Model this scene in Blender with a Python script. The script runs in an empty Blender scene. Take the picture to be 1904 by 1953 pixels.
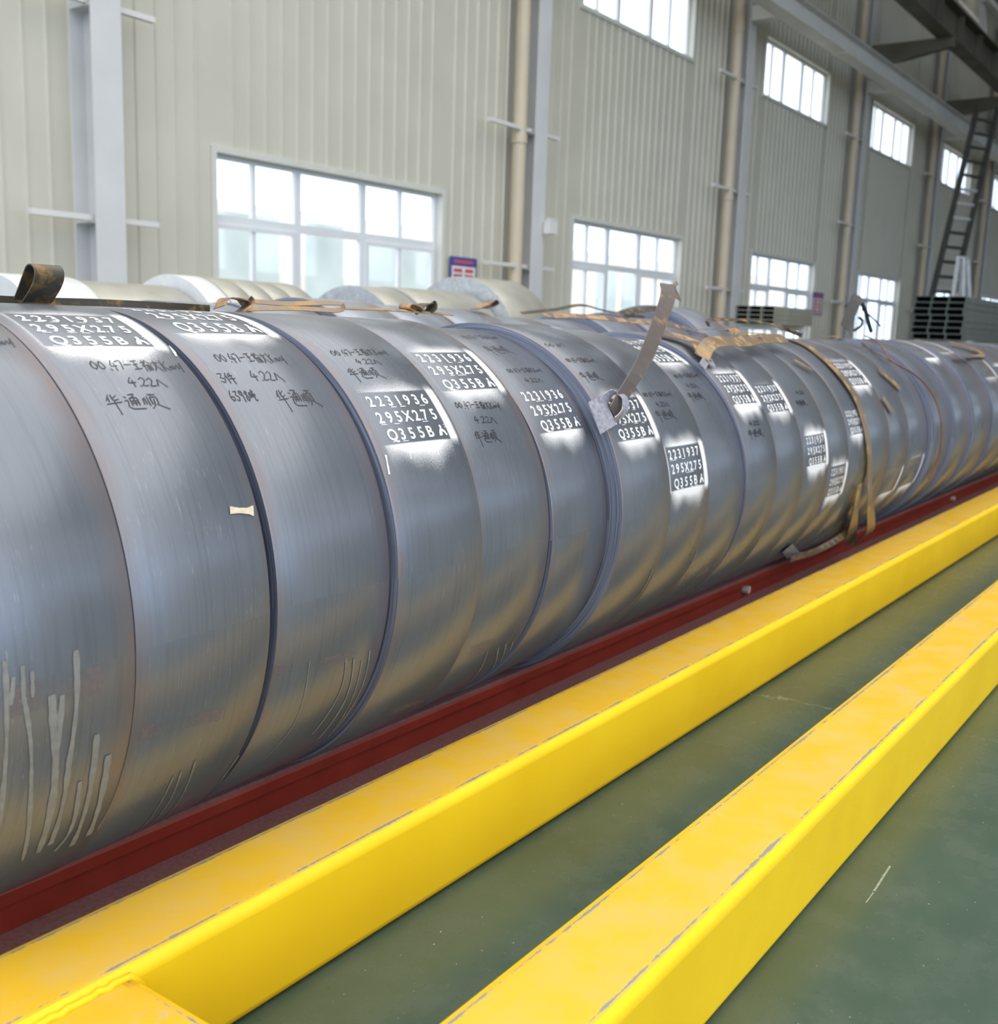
import bpy, bmesh, math, random
from mathutils import Vector, Matrix
import numpy as np
random.seed(7)
S = bpy.context.scene
COL = S.collection
PI = math.pi
CAMH = 1.15
# ------------------------------------------------------------------ camera
F_PX, YAW, PITCH, ROLL, PX, PY = 2065.723, 0.6174778, 0.1683199, 0.0332572, 951.19, 973.298
def cam_axes():
    cy, sy, cp, sp = math.cos(YAW), math.sin(YAW), math.cos(PITCH), math.sin(PITCH)
    fw = Vector((cy*cp, sy*cp, -sp)); r = Vector((sy, -cy, 0)); u = r.cross(fw)
    c, s = math.cos(ROLL), math.sin(ROLL)
    return c*r + s*u, -s*r + c*u, fw
CR, CU, CF = cam_axes()
cd = bpy.data.cameras.new('camera'); cam = bpy.data.objects.new('camera', cd); COL.objects.link(cam)
cam.matrix_world = Matrix(((CR.x, CU.x, -CF.x, 0), (CR.y, CU.y, -CF.y, 0), (CR.z, CU.z, -CF.z, CAMH), (0, 0, 0, 1)))
cd.sensor_fit = 'HORIZONTAL'; cd.sensor_width = 36; cd.lens = F_PX/1904*36
cd.shift_x = -(PX-952)/1904; cd.shift_y = (PY-976.5)/1904
cd.clip_start = .05; cd.clip_end = 300
cd.dof.use_dof = True; cd.dof.focus_distance = 2.25; cd.dof.aperture_fstop = 5.0
S.camera = cam
# ------------------------------------------------------------------ world, light, exposure
w = bpy.data.worlds.new('sky'); S.world = w; w.use_nodes = True
nt = w.node_tree; nt.nodes.clear()
o_ = nt.nodes.new('ShaderNodeOutputWorld'); bg = nt.nodes.new('ShaderNodeBackground')
tc = nt.nodes.new('ShaderNodeTexCoord'); sx = nt.nodes.new('ShaderNodeSeparateXYZ'); rp = nt.nodes.new('ShaderNodeValToRGB')
mr = nt.nodes.new('ShaderNodeMapRange'); mr.inputs['From Min'].default_value = -1; mr.inputs['From Max'].default_value = 1
nt.links.new(tc.outputs['Generated'], sx.inputs[0]); nt.links.new(sx.outputs['Z'], mr.inputs['Value'])
nt.links.new(mr.outputs[0], rp.inputs[0]); nt.links.new(rp.outputs[0], bg.inputs[0]); nt.links.new(bg.outputs[0], o_.inputs[0])
cr = rp.color_ramp
cr.elements[0].position = 0.0; cr.elements[0].color = (.20, .21, .20, 1)
cr.elements[1].position = 1.0; cr.elements[1].color = (.96, .93, .88, 1)
for ps, c in ((.47, (.30, .31, .30)), (.50, (.66, .84, 1.10)), (.61, (.78, .92, 1.08)), (.76, (.90, .88, .84))):
    e = cr.elements.new(ps); e.color = (*c, 1)
bg.inputs['Strength'].default_value = 2.6
S.view_settings.view_transform = 'Standard'; S.view_settings.look = 'None'
S.view_settings.exposure = 0.0; S.view_settings.gamma = 1.0
S.view_settings.use_curve_mapping = False
S.cycles.use_denoising = True
S.cycles.max_bounces = 8; S.cycles.transparent_max_bounces = 12
def area(name, loc, rot, sx_, sy_, power, col):
    l = bpy.data.lights.new(name, 'AREA'); l.shape = 'RECTANGLE'; l.size = sx_; l.size_y = sy_; l.energy = power; l.color = col
    o = bpy.data.objects.new(name, l); COL.objects.link(o); o.location = loc; o.rotation_euler = rot
    return o

# ------------------------------------------------------------------ helpers
def ray(px, py):
    return (CR*((px-PX)/F_PX) - CU*((py-PY)/F_PX) + CF)
CAM = Vector((0, 0, CAMH))
def at(px, py, Y):
    d = ray(px, py); return CAM + d*(Y/d.y)
def atz(px, py, z):
    d = ray(px, py); return CAM + d*((z-CAMH)/d.z)
def atx(px, py, X):
    d = ray(px, py); return CAM + d*(X/d.x)
def tag(o, label=None, cat=None, group=None, kind=None):
    if label: o['label'] = label
    if cat: o['category'] = cat
    if group: o['group'] = group
    if kind: o['kind'] = kind
    return o
def empty(name, loc, label=None, cat=None, group=None, kind=None):
    o = bpy.data.objects.new(name, None); COL.objects.link(o); o.location = loc; o.empty_display_size = .1
    return tag(o, label, cat, group, kind)
def obj(name, me, m, parent=None, loc=None, smooth=False):
    if isinstance(me, bmesh.types.BMesh):
        bm = me; me = bpy.data.meshes.new(name); bm.normal_update(); bm.to_mesh(me); bm.free()
    if m is not None and not me.materials: me.materials.append(m)
    if smooth:
        for p in me.polygons: p.use_smooth = True
    o = bpy.data.objects.new(name, me); COL.objects.link(o)
    if parent: o.parent = parent
    if loc is not None: o.location = loc
    return o
def bevel(o, wdt, seg=2, ang=.6):
    b = o.modifiers.new('bevel', 'BEVEL'); b.width = wdt; b.segments = seg; b.limit_method = 'ANGLE'; b.angle_limit = ang
    return o
def box(bm, x0, x1, y0, y1, z0, z1):
    v = [bm.verts.new((x, y, z)) for x in (x0, x1) for y in (y0, y1) for z in (z0, z1)]
    for f in ((0, 1, 3, 2), (4, 6, 7, 5), (0, 4, 5, 1), (2, 3, 7, 6), (0, 2, 6, 4), (1, 5, 7, 3)):
        bm.faces.new([v[i] for i in f])
def boxes(*bs):
    bm = bmesh.new()
    for b in bs: box(bm, *b)
    return bm
def bar(bm, a, b, wy, wz, up=Vector((0, 0, 1))):
    """rectangular bar from a to b"""
    a, b = Vector(a), Vector(b); d = (b-a).normalized()
    s = d.cross(up)
    if s.length < 1e-4: s = d.cross(Vector((0, 1, 0)))
    s.normalize(); u = s.cross(d)
    vs = []
    for p in (a, b):
        for i, j in ((-1, -1), (1, -1), (1, 1), (-1, 1)): vs.append(bm.verts.new(p + s*i*wy/2 + u*j*wz/2))
    bm.faces.new(vs[0:4][::-1]); bm.faces.new(vs[4:8])
    for k in range(4): bm.faces.new((vs[k], vs[(k+1) % 4], vs[4+(k+1) % 4], vs[4+k]))
def tube(bm, pts, r, n=8, caps=True):
    pts = [Vector(p) for p in pts]; rings = []
    for i, p in enumerate(pts):
        d = (pts[min(i+1, len(pts)-1)] - pts[max(i-1, 0)]).normalized()
        s = d.cross(Vector((0, 0, 1)))
        if s.length < 1e-3: s = d.cross(Vector((1, 0, 0)))
        s.normalize(); u = s.cross(d)
        rings.append([bm.verts.new(p + (s*math.cos(2*PI*k/n) + u*math.sin(2*PI*k/n))*r) for k in range(n)])
    for a, b in zip(rings, rings[1:]):
        for k in range(n): bm.faces.new((a[k], a[(k+1) % n], b[(k+1) % n], b[k]))
    if caps: bm.faces.new(rings[0][::-1]); bm.faces.new(rings[-1])
def extrude_profile(bm, prof, x0, x1, caps=True):
    """closed YZ profile extruded along X"""
    a = [bm.verts.new((x0, y, z)) for y, z in prof]; b = [bm.verts.new((x1, y, z)) for y, z in prof]
    n = len(prof)
    for k in range(n): bm.faces.new((a[k], a[(k+1) % n], b[(k+1) % n], b[k]))
    if caps: bm.faces.new(a[::-1]); bm.faces.new(b)
    bmesh.ops.recalc_face_normals(bm, faces=bm.faces[:])
def catmull(pts, sub=6):
    P = [Vector(p) for p in pts]; out = []
    for i in range(len(P)-1):
        p0, p1, p2, p3 = P[max(i-1, 0)], P[i], P[i+1], P[min(i+2, len(P)-1)]
        for k in range(sub):
            t = k/sub
            out.append(.5*((2*p1) + (p2-p0)*t + (2*p0-5*p1+4*p2-p3)*t*t + (3*p1-p0-3*p2+p3)*t**3))
    out.append(P[-1]); return out
def ribbon(pts, wdirs, width, thick, sub=6):
    """steel strap: band of given width along pts; wdirs = width direction (one vector or one per point)"""
    if isinstance(wdirs, Vector): wdirs = [wdirs]*len(pts)
    P = catmull(pts, sub); Wd = catmull(wdirs, sub); bm = bmesh.new(); rows = []
    for i, p in enumerate(P):
        d = (P[min(i+1, len(P)-1)] - P[max(i-1, 0)]).normalized()
        wv = (Wd[i] - d*Wd[i].dot(d)).normalized(); n = d.cross(wv).normalized()
        rows.append([bm.verts.new(p + wv*s*width/2 + n*t*thick/2) for s, t in ((-1, -1), (1, -1), (1, 1), (-1, 1))])
    for a, b in zip(rows, rows[1:]):
        for k in range(4): bm.faces.new((a[k], a[(k+1) % 4], b[(k+1) % 4], b[k]))
    bm.faces.new(rows[0][::-1]); bm.faces.new(rows[-1])
    bmesh.ops.recalc_face_normals(bm, faces=bm.faces[:])
    return bm

# ------------------------------------------------------------------ materials
class NT:
    def __init__(s, name):
        s.m = bpy.data.materials.new(name); s.m.use_nodes = True; s.t = s.m.node_tree; s.t.nodes.clear()
        s.out = s.n('OutputMaterial'); s.b = s.n('BsdfPrincipled'); s.l(s.b.outputs[0], s.out.inputs[0])
    def n(s, k, **kw):
        nd = s.t.nodes.new('ShaderNode'+k)
        for a, v in kw.items(): setattr(nd, a, v)
        return nd
    def l(s, a, b): s.t.links.new(a, b)
    def coord(s, kind='Object', scale=(1, 1, 1)):
        c = s.n('TexCoord'); mp = s.n('Mapping'); mp.inputs['Scale'].default_value = scale
        s.l(c.outputs[kind], mp.inputs[0]); return mp.outputs[0]
    def rnd(s, vec, amt=40):
        oi = s.n('ObjectInfo'); mu = s.n('VectorMath', operation='SCALE'); mu.inputs[0].default_value = (1, .7, .4)
        mm = s.n('Math', operation='MULTIPLY'); mm.inputs[1].default_value = amt
        s.l(oi.outputs['Random'], mm.inputs[0]); s.l(mm.outputs[0], mu.inputs['Scale'])
        ad = s.n('VectorMath', operation='ADD'); s.l(vec, ad.inputs[0]); s.l(mu.outputs[0], ad.inputs[1]); return ad.outputs[0]
    def noise(s, vec, scale, detail=3, rough=.5):
        nz = s.n('TexNoise'); nz.inputs['Scale'].default_value = scale; nz.inputs['Detail'].default_value = detail; nz.inputs['Roughness'].default_value = rough
        s.l(vec, nz.inputs['Vector']); return nz.outputs['Fac']
    def rng(s, v, a, b, c=0., d=1.):
        r = s.n('MapRange'); r.inputs['From Min'].default_value = a; r.inputs['From Max'].default_value = b
        r.inputs['To Min'].default_value = c; r.inputs['To Max'].default_value = d; s.l(v, r.inputs['Value']); return r.outputs[0]
    def math(s, op, a, b=None):
        m = s.n('Math', operation=op)
        for i, x in enumerate((a, b)):
            if x is None: continue
            if isinstance(x, (int, float)): m.inputs[i].default_value = x
            else: s.l(x, m.inputs[i])
        return m.outputs[0]
    def mix(s, f, a, b):
        m = s.n('Mix', data_type='RGBA')
        if isinstance(f, (int, float)): m.inputs[0].default_value = f
        else: s.l(f, m.inputs[0])
        for i, x in ((6, a), (7, b)):
            if isinstance(x, tuple): m.inputs[i].default_value = (*x[:3], 1)
            else: s.l(x, m.inputs[i])
        return m.outputs[2]
    def set(s, **kw):
        for k, v in kw.items():
            i = s.b.inputs[k.replace('_', ' ')]
            if isinstance(v, (int, float)): i.default_value = v
            elif isinstance(v, tuple): i.default_value = (*v[:3], 1)
            else: s.l(v, i)
        return s
    def bump(s, h, strength=.3, dist=.002):
        b = s.n('Bump'); b.inputs['Strength'].default_value = strength; b.inputs['Distance'].default_value = dist
        s.l(h, b.inputs['Height']); s.l(b.outputs[0], s.b.inputs['Normal']); return s
def plain(name, col, rough=.5, metal=0., var=.12, scale=6., bumpy=0.):
    t = NT(name); v = t.coord('Object'); nz = t.noise(v, scale, 4)
    dark = tuple(c*(1-var) for c in col); lite = tuple(min(1, c*(1+var)) for c in col)
    t.set(Base_Color=t.mix(t.rng(nz, .3, .7), dark, lite), Roughness=rough, Metallic=metal)
    if bumpy: t.bump(t.noise(v, scale*12, 3), bumpy, .003)
    return t.m
M = {}
# coil skin: UV u = metres across the strip, v = metres round the coil
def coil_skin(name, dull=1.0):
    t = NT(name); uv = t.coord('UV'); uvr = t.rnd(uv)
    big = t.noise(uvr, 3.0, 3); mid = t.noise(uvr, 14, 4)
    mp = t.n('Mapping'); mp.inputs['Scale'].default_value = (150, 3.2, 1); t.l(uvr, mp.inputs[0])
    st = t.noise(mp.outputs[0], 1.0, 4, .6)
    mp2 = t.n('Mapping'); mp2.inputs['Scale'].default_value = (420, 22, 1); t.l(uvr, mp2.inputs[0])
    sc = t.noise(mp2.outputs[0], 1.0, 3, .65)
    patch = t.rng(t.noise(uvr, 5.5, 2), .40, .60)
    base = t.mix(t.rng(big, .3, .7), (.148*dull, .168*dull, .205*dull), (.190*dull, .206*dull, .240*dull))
    base = t.mix(t.math('MULTIPLY', t.rng(st, .48, .72), .34), base, (.09, .095, .105))
    scr = t.math('MULTIPLY', t.rng(sc, .63, .70), patch)
    base = t.mix(t.math('MULTIPLY', scr, .6), base, (.42, .42, .42))
    # mottled purple-brown band towards the two strip edges
    sp = t.n('SeparateXYZ'); c = t.n('TexCoord'); t.l(c.outputs['UV'], sp.inputs[0])
    ed = t.math('ABSOLUTE', t.math('SUBTRACT', sp.outputs['X'], .147))
    edm = t.math('MULTIPLY', t.rng(t.math('ADD', ed, t.math('MULTIPLY', t.math('SUBTRACT', mid, .5), .06)), .118, .150), .55)
    base = t.mix(edm, base, (.20, .155, .155))
    # rust flecks, denser at edges
    mp3 = t.n('Mapping'); mp3.inputs['Scale'].default_value = (60, 16, 1); t.l(uvr, mp3.inputs[0])
    ru = t.noise(mp3.outputs[0], 1.0, 4, .6)
    rus = t.rng(t.math('ADD', ru, t.math('MULTIPLY', edm, .22)), .755, .785)
    base = t.mix(t.math('MULTIPLY', rus, .8), base, (.30, .16, .075))
    ro = t.rng(big, .3, .7, .26, .32)
    ro = t.math('ADD', ro, t.math('MULTIPLY', t.math('ADD', rus, edm), .12))
    t.set(Base_Color=base, Roughness=ro, Metallic=.46)
    t.b.inputs['Specular IOR Level'].default_value = .62
    return t.m
M['skin'] = coil_skin('rolled_steel_skin')
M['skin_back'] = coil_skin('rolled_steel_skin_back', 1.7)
def coil_edge(name, a, b):
    t = NT(name); uv = t.coord('UV'); sp = t.n('SeparateXYZ'); t.l(uv, sp.inputs[0])
    cmb = t.n('CombineXYZ'); t.l(t.math('MULTIPLY', sp.outputs['X'], 260), cmb.inputs[0]); t.l(t.math('MULTIPLY', sp.outputs['Y'], 1.2), cmb.inputs[1])
    nz = t.noise(t.rnd(cmb.outputs[0], 90), 1.0, 3, .6)
    t.set(Base_Color=t.mix(t.rng(nz, .35, .65), a, b), Roughness=.5, Metallic=.45); t.bump(nz, .5, .002)
    return t.m
M['edge'] = coil_edge('wound_strip_edges', (.10, .115, .165), (.25, .285, .38))  # blue tint of a reflection is put into these base colours
def galv():
    t = NT('galvanised_steel'); uv = t.coord('UV'); uvr = t.rnd(uv)
    nz = t.noise(uvr, 7, 4)
    t.set(Base_Color=t.mix(t.rng(nz, .3, .7), (.36, .355, .31), (.46, .45, .40)), Roughness=.40, Metallic=.5); return t.m
M['galv'] = galv()
M['galv_edge'] = plain('galvanised_edges', (.45, .47, .50), .5, .3, .2, 20)
M['wrap'] = plain('white_plastic_wrap', (.62, .63, .64), .35, 0, .08, 9, .4)
M['darkgap'] = plain('dark_steel', (.03, .03, .035), .6, .3)
def paint_attr(name, col, lo, hi, scale, rough=.6):
    t = NT(name); a = t.n('Attribute', attribute_name='spray'); v = t.coord('UV')
    nz = t.noise(v, scale, 3, .7); nf = t.noise(v, scale*5, 2, .6)
    n2 = t.math('ADD', t.math('MULTIPLY', nz, .55), t.math('MULTIPLY', nf, .45))
    al = t.rng(t.math('ADD', a.outputs['Fac'], t.math('SUBTRACT', n2, .5)), lo, hi)
    t.set(Base_Color=col, Roughness=rough, Alpha=al); return t.m
M['spray'] = paint_attr('white_overspray', (.80, .80, .82), .16, .86, 260)
M['stencil'] = paint_attr('white_stencil_paint', (.86, .86, .88), .22, .42, 160)
M['stencil_faint'] = paint_attr('worn_stencil_paint', (.74, .74, .75), .48, .70, 130)
M['marker'] = plain('black_marker', (.025, .025, .03), .5)
M['drip'] = plain('dried_grey_drips', (.20, .205, .20), .6, 0, .15, 60)
M['dripfaint'] = plain('faint_pale_streaks', (.20, .205, .215), .5, .2, .15, 60)
M['tan'] = plain('tan_residue', (.62, .54, .40), .7, 0, .15, 80)
M['scuff'] = paint_attr('scuffed_strip_end', (.21, .165, .17), .35, .75, 90, .6)
def yellow():
    t = NT('yellow_paint'); v = t.coord('Object'); uvn = t.coord('UV'); sp = t.n('SeparateXYZ'); t.l(uvn, sp.inputs[0])
    nz = t.noise(v, 3.5, 4); fine = t.noise(v, 42, 5, .65); med = t.noise(v, 11, 4, .6)
    mp = t.n('Mapping'); mp.inputs['Scale'].default_value = (10, 90, 90); t.l(v, mp.inputs[0]); ln = t.noise(mp.outputs[0], 1, 4, .6)
    base = t.mix(t.rng(nz, .3, .7), (.80, .52, .008), (.86, .58, .012))
    top = sp.outputs['Y']                     # 1 on the trodden top, 0 on the sides
    dirt = t.math('MULTIPLY', t.rng(med, .40, .72), top)
    base = t.mix(t.math('MULTIPLY', top, .60), base, (.63, .335, .035))
    base = t.mix(t.math('MULTIPLY', dirt, .42), base, (.55, .40, .17))
    smud = t.math('MULTIPLY', t.rng(t.noise(v, 6.5, 5, .65), .66, .72), top)
    base = t.mix(t.math('MULTIPLY', smud, .5), base, (.42, .36, .28))
    # chips where the edge attribute is high
    a = t.n('Attribute', attribute_name='chip')
    ch = t.rng(t.math('ADD', t.math('MULTIPLY', a.outputs['Fac'], .36), t.math('ADD', t.math('MULTIPLY', fine, .45), t.math('MULTIPLY', t.noise(v, 5.5, 3), .45))), .740, .760)
    sp2 = t.rng(fine, .735, .75)
    base = t.mix(t.math('MAXIMUM', ch, t.math('MULTIPLY', sp2, top)), base, (.24, .25, .22))
    scuff = t.math('MULTIPLY', t.math('SUBTRACT', 1.0, top), t.rng(ln, .72, .78))
    base = t.mix(t.math('MULTIPLY', scuff, .5), base, (.45, .30, .05))
    t.set(Base_Color=base, Roughness=t.rng(med, .3, .7, .36, .50)); t.b.inputs['Specular IOR Level'].default_value = .3; t.bump(fine, .08, .001); return t.m
M['yellow'] = yellow()
def redpaint():
    t = NT('red_oxide_paint'); v = t.coord('Object'); nz = t.noise(v, 9, 4); fi = t.noise(v, 90, 4, .6)
    base = t.mix(t.rng(nz, .3, .7), (.27, .030, .018), (.34, .042, .026))
    geo = t.n('NewGeometry'); sp = t.n('SeparateXYZ'); t.l(geo.outputs['Normal'], sp.inputs[0])
    up_tint = t.math('MULTIPLY', t.rng(sp.outputs['Z'], .5, .95), t.rng(fi, .25, .6, .35, .85))
    base = t.mix(t.math('MULTIPLY', up_tint, .8), base, (.36, .29, .315))  # pale purple tone on upward faces, broken by noise
    base = t.mix(t.rng(fi, .70, .74), base, (.42, .28, .26))
    t.set(Base_Color=base, Roughness=.45); return t.m
M['red'] = redpaint()
def floor_mat():
    t = NT('green_epoxy_floor'); v = t.coord('Object')
    nz = t.noise(v, 1.4, 4); sp1 = t.noise(v, 120, 2, .5); bl = t.noise(v, 38, 4, .7); mid = t.noise(v, 7, 5, .65)
    base = t.mix(t.rng(nz, .3, .7), (.042, .072, .050), (.060, .096, .070))
    base = t.mix(t.math('MULTIPLY', t.rng(mid, .45, .75), .45), base, (.095, .12, .095))
    base = t.mix(t.math('MULTIPLY', t.rng(bl, .64, .72), .7), base, (.025, .04, .03))
    base = t.mix(t.rng(sp1, .745, .775), base, (.55, .58, .52))
    vo = t.n('TexVoronoi', feature='DISTANCE_TO_EDGE'); vo.inputs['Scale'].default_value = .9
    wob = t.n('VectorMath', operation='ADD'); nv = t.n('TexNoise'); nv.inputs['Scale'].default_value = 6; nv.inputs['Detail'].default_value = 5; t.l(v, nv.inputs['Vector'])
    sc = t.n('VectorMath', operation='SCALE'); sc.inputs['Scale'].default_value = .35; t.l(nv.outputs['Color'], sc.inputs[0])
    t.l(v, wob.inputs[0]); t.l(sc.outputs[0], wob.inputs[1]); t.l(wob.outputs[0], vo.inputs['Vector'])
    crk = t.math('SUBTRACT', 1.0, t.rng(vo.outputs['Distance'], .0, .0022))
    crk = t.math('MULTIPLY', crk, t.rng(t.noise(v, 1.1, 2), .5, .6))
    base = t.mix(t.math('MULTIPLY', crk, .6), base, (.40, .44, .38))
    t.set(Base_Color=base, Roughness=t.rng(mid, .3, .7, .20, .32)); t.bump(mid, .03, .002); return t.m
M['floor'] = floor_mat()
M['wall'] = plain('cream_grey_wall_panel', (.56, .532, .45), .42, 0, .04, 1.2)
M['trim'] = plain('window_flashing', (.62, .61, .56), .45, 0, .04, 3)
M['frame'] = plain('white_upvc', (.72, .73, .76), .35, 0, .03, 4)
M['column'] = plain('grey_column_paint', (.60, .595, .60), .45, 0, .06, 1.5)
M['steelgrey'] = plain('light_grey_steel_paint', (.68, .665, .64), .45, 0, .07, 1.5)
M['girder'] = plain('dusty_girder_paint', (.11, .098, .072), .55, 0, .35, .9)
M['pipe'] = plain('beige_pvc', (.56, .47, .35), .45, 0, .06, 2)
def glass():
    t = NT('window_glass'); tr = t.n('BsdfTransparent'); gl = t.n('BsdfGlossy'); gl.inputs['Roughness'].default_value = .03
    mx = t.n('MixShader'); mx.inputs[0].default_value = .05
    t.l(tr.outputs[0], mx.inputs[1]); t.l(gl.outputs[0], mx.inputs[2]); t.l(mx.outputs[0], t.out.inputs[0]); return t.m
M['glass'] = glass()
def strapmat(name, dark, rust, amt):
    t = NT(name); v = t.coord('Object'); nz = t.noise(v, 26, 5, .6); n2 = t.noise(v, 9, 3)
    f = t.rng(t.math('ADD', nz, t.math('MULTIPLY', t.math('SUBTRACT', n2, .5), .6)), amt, amt+.16)
    t.set(Base_Color=t.mix(f, dark, rust), Roughness=t.rng(f, 0, 1, .38, .75), Metallic=.35); return t.m
M['strap_dark'] = strapmat('dark_rusty_strap', (.075, .065, .05), (.32, .18, .05), .52)
M['strap_rust'] = strapmat('rust_brown_strap', (.19, .14, .12), (.46, .28, .13), .46)
M['strap_tan'] = strapmat('tan_strap', (.25, .18, .12), (.42, .27, .12), .50)
M['strap_grey'] = strapmat('grey_brown_strap', (.165, .135, .125), (.32, .19, .09), .56)
M['seal'] = plain('zinc_seal', (.42, .42, .50), .4, .5, .3, 90)
M['plate'] = plain('dark_strap_plate', (.065, .062, .06), .5, .3)
M['wire'] = plain('rusty_wire', (.17, .07, .04), .7)
M['cable'] = plain('black_cable', (.02, .02, .025), .6)
M['bore_shade'] = plain('tube_bore_shade', (.004, .004, .005), .8)  # shade of the hollow tubes put into a near-black colour
M['bore_shade'].node_tree.nodes['Principled BSDF'].inputs['Specular IOR Level'].default_value = 0.
M['tubeside'] = plain('galvanised_tube', (.16, .18, .165), .35, .5, .2, 3)
M['tubepale'] = plain('pale_galvanised_tube', (.42, .40, .34), .4, .3, .15, 3)
M['ladder'] = plain('dark_ladder_steel', (.05, .05, .045), .5)
M['alu'] = plain('white_aluminium', (.70, .70, .72), .4, .2)
M['timber'] = plain('timber', (.30, .22, .13), .8, 0, .25, 8)
M['outside'] = plain('pale_render', (.93, .93, .92), .8, 0, .03, .5)
M['outglass'] = plain('pale_blue_glazing', (.60, .72, .78), .3, 0, .15, .5)
M['ground'] = plain('concrete_apron', (.50, .50, .48), .8, 0, .1, .3)
M['roof'] = plain('roof_sheet', (.30, .30, .29), .6, 0, .1, 1)

# ------------------------------------------------------------------ the setting
YW = 9.87                       # inner face of the window wall
BAY = .760*YW
XC0 = 6.64                      # first column in view
XW0 = .837*YW                   # left jamb of the first window
WW = .405*YW
def zy(r): return CAMH + r*YW
XA, XB, ZTOP = -9.0, 62.0, 13.0
bays = list(range(-2, 8))
holes = []                      # (x0, x1, z0, z1)
for k in bays:
    x0 = XW0 + BAY*k
    holes.append((x0, x0+WW, .95, zy(.182)))
    holes.append((x0, x0+WW, zy(.522), zy(.642)))
    holes.append((x0, x0+WW, zy(1.035), zy(1.095)))
floor = obj('floor', boxes((-14, 70, -16, YW, -.2, 0)), M['floor']); tag(floor, kind='structure')
bm = bmesh.new()
for (u0, v0, u1, v1, w_) in ((1652, 1722, 1668, 1700, .0025), (1666, 1702, 1698, 1652, .0045)):
    a, b = atz(u0, v0, .0005), atz(u1, v1, .0005); bar(bm, a, b, w_, .0008)
fs = obj('pale_scratch', bm, plain('pale_scratch_paint', (.26, .29, .22), .6, 0, .3, 200), floor)
def rib_profile(x0, x1, p=.25):
    xs = [(x0, 0.)]
    k = math.ceil((x0-.02)/p)
    while k*p + .03 < x1:
        c = k*p
        if c-.022 > x0:
            xs += [(c-.022, 0), (c-.010, -.022), (c+.010, -.022), (c+.022, 0)]
        k += 1
    xs.append((x1, 0.)); return xs
bm = bmesh.new()
def wall_strip(x0, x1, z0, z1):
    if x1-x0 < .01 or z1-z0 < .01: return
    pr = rib_profile(x0, x1)
    a = [bm.verts.new((x, YW+y, z0)) for x, y in pr]; b = [bm.verts.new((x, YW+y, z1)) for x, y in pr]
    for i in range(len(pr)-1): bm.faces.new((a[i], a[i+1], b[i+1], b[i]))
    c = [bm.verts.new((x, YW+.16, z)) for x, z in ((x0, z0), (x1, z0), (x1, z1), (x0, z1))]
    bm.faces.new(c)
levels = [0]
cols = sorted({h[0] for h in holes} | {h[1] for h in holes})
xe = [XA] + cols + [XB]
zs = sorted({0., ZTOP} | {h[2] for h in holes} | {h[3] for h in holes})
for i in range(len(xe)-1):
    xm = (xe[i]+xe[i+1])/2
    inwin = [h for h in holes if h[0] < xm < h[1]]
    if not inwin: wall_strip(xe[i], xe[i+1], 0, ZTOP); continue
    for j in range(len(zs)-1):
        zm = (zs[j]+zs[j+1])/2
        if not any(h[2] < zm < h[3] for h in inwin): wall_strip(xe[i], xe[i+1], zs[j], zs[j+1])
wl = obj('wall_left', bm, M['wall']); tag(wl, kind='structure')
FR = [0, .16, .335, .625, .81, 1]
wn = 0
def window(x0, x1, z0, z1, transom, name):
    root = empty(name, (x0, YW, z0), kind='structure')
    W_, H_ = x1-x0, z1-z0
    bm = bmesh.new()                # flashing round the opening, in front of the ribs, with deep reveals
    t = .07
    for b in ((-t, 0, -.03, .165, -t, H_+t), (W_, W_+t, -.03, .165, -t, H_+t), (0, W_, -.03, .165, H_, H_+t), (0, W_, -.03, .165, -t, 0)): box(bm, *b)
    obj('window_surround', bm, M['trim'], root)
    bm = bmesh.new(); y0, y1 = .09, .15
    def vb(x, w_, za, zb): box(bm, x-w_/2, x+w_/2, y0, y1, za, zb)
    fw = .05
    for b in ((0, fw, 0, H_), (W_-fw, W_, 0, H_)): box(bm, b[0], b[1], y0, y1, b[2], b[3])
    box(bm, fw, W_-fw, y0, y1, 0, fw); box(bm, fw, W_-fw, y0, y1, H_-fw, H_)
    for i in (1, 2, 3, 4):
        vb(W_*FR[i], .10 if i in (2, 3) else .05, fw, H_-fw)
    if transom:
        zt = transom - z0; box(bm, fw, W_-fw, y0+.002, y1-.002, zt-.05, zt+.05)
        for xa, xb in ((fw, W_*FR[2]-.05), (W_*FR[3]+.05, W_-fw)):       # opening casements in the lower side lights
            for c in ((xa, xa+.05), (xb-.05, xb)): box(bm, c[0], c[1], y0-.02, y0+.01, fw, zt-.05)
            box(bm, xa+.05, xb-.05, y0-.02, y0+.01, zt-.10, zt-.05); box(bm, xa+.05, xb-.05, y0-.02, y0+.01, fw, fw+.05)
    obj('window_frame', bm, M['frame'], root)
    obj('window_glass', boxes((fw, W_-fw, .117, .123, fw, H_-fw)), M['glass'], root)
for k in bays:
    for (lv, h) in enumerate(holes[bays.index(k)*3:bays.index(k)*3+3]):
        if k < 0 and lv: pass
        wn += 1
        window(*h, zy(.1105) if lv == 0 else None, 'window_%d' % wn)
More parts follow.
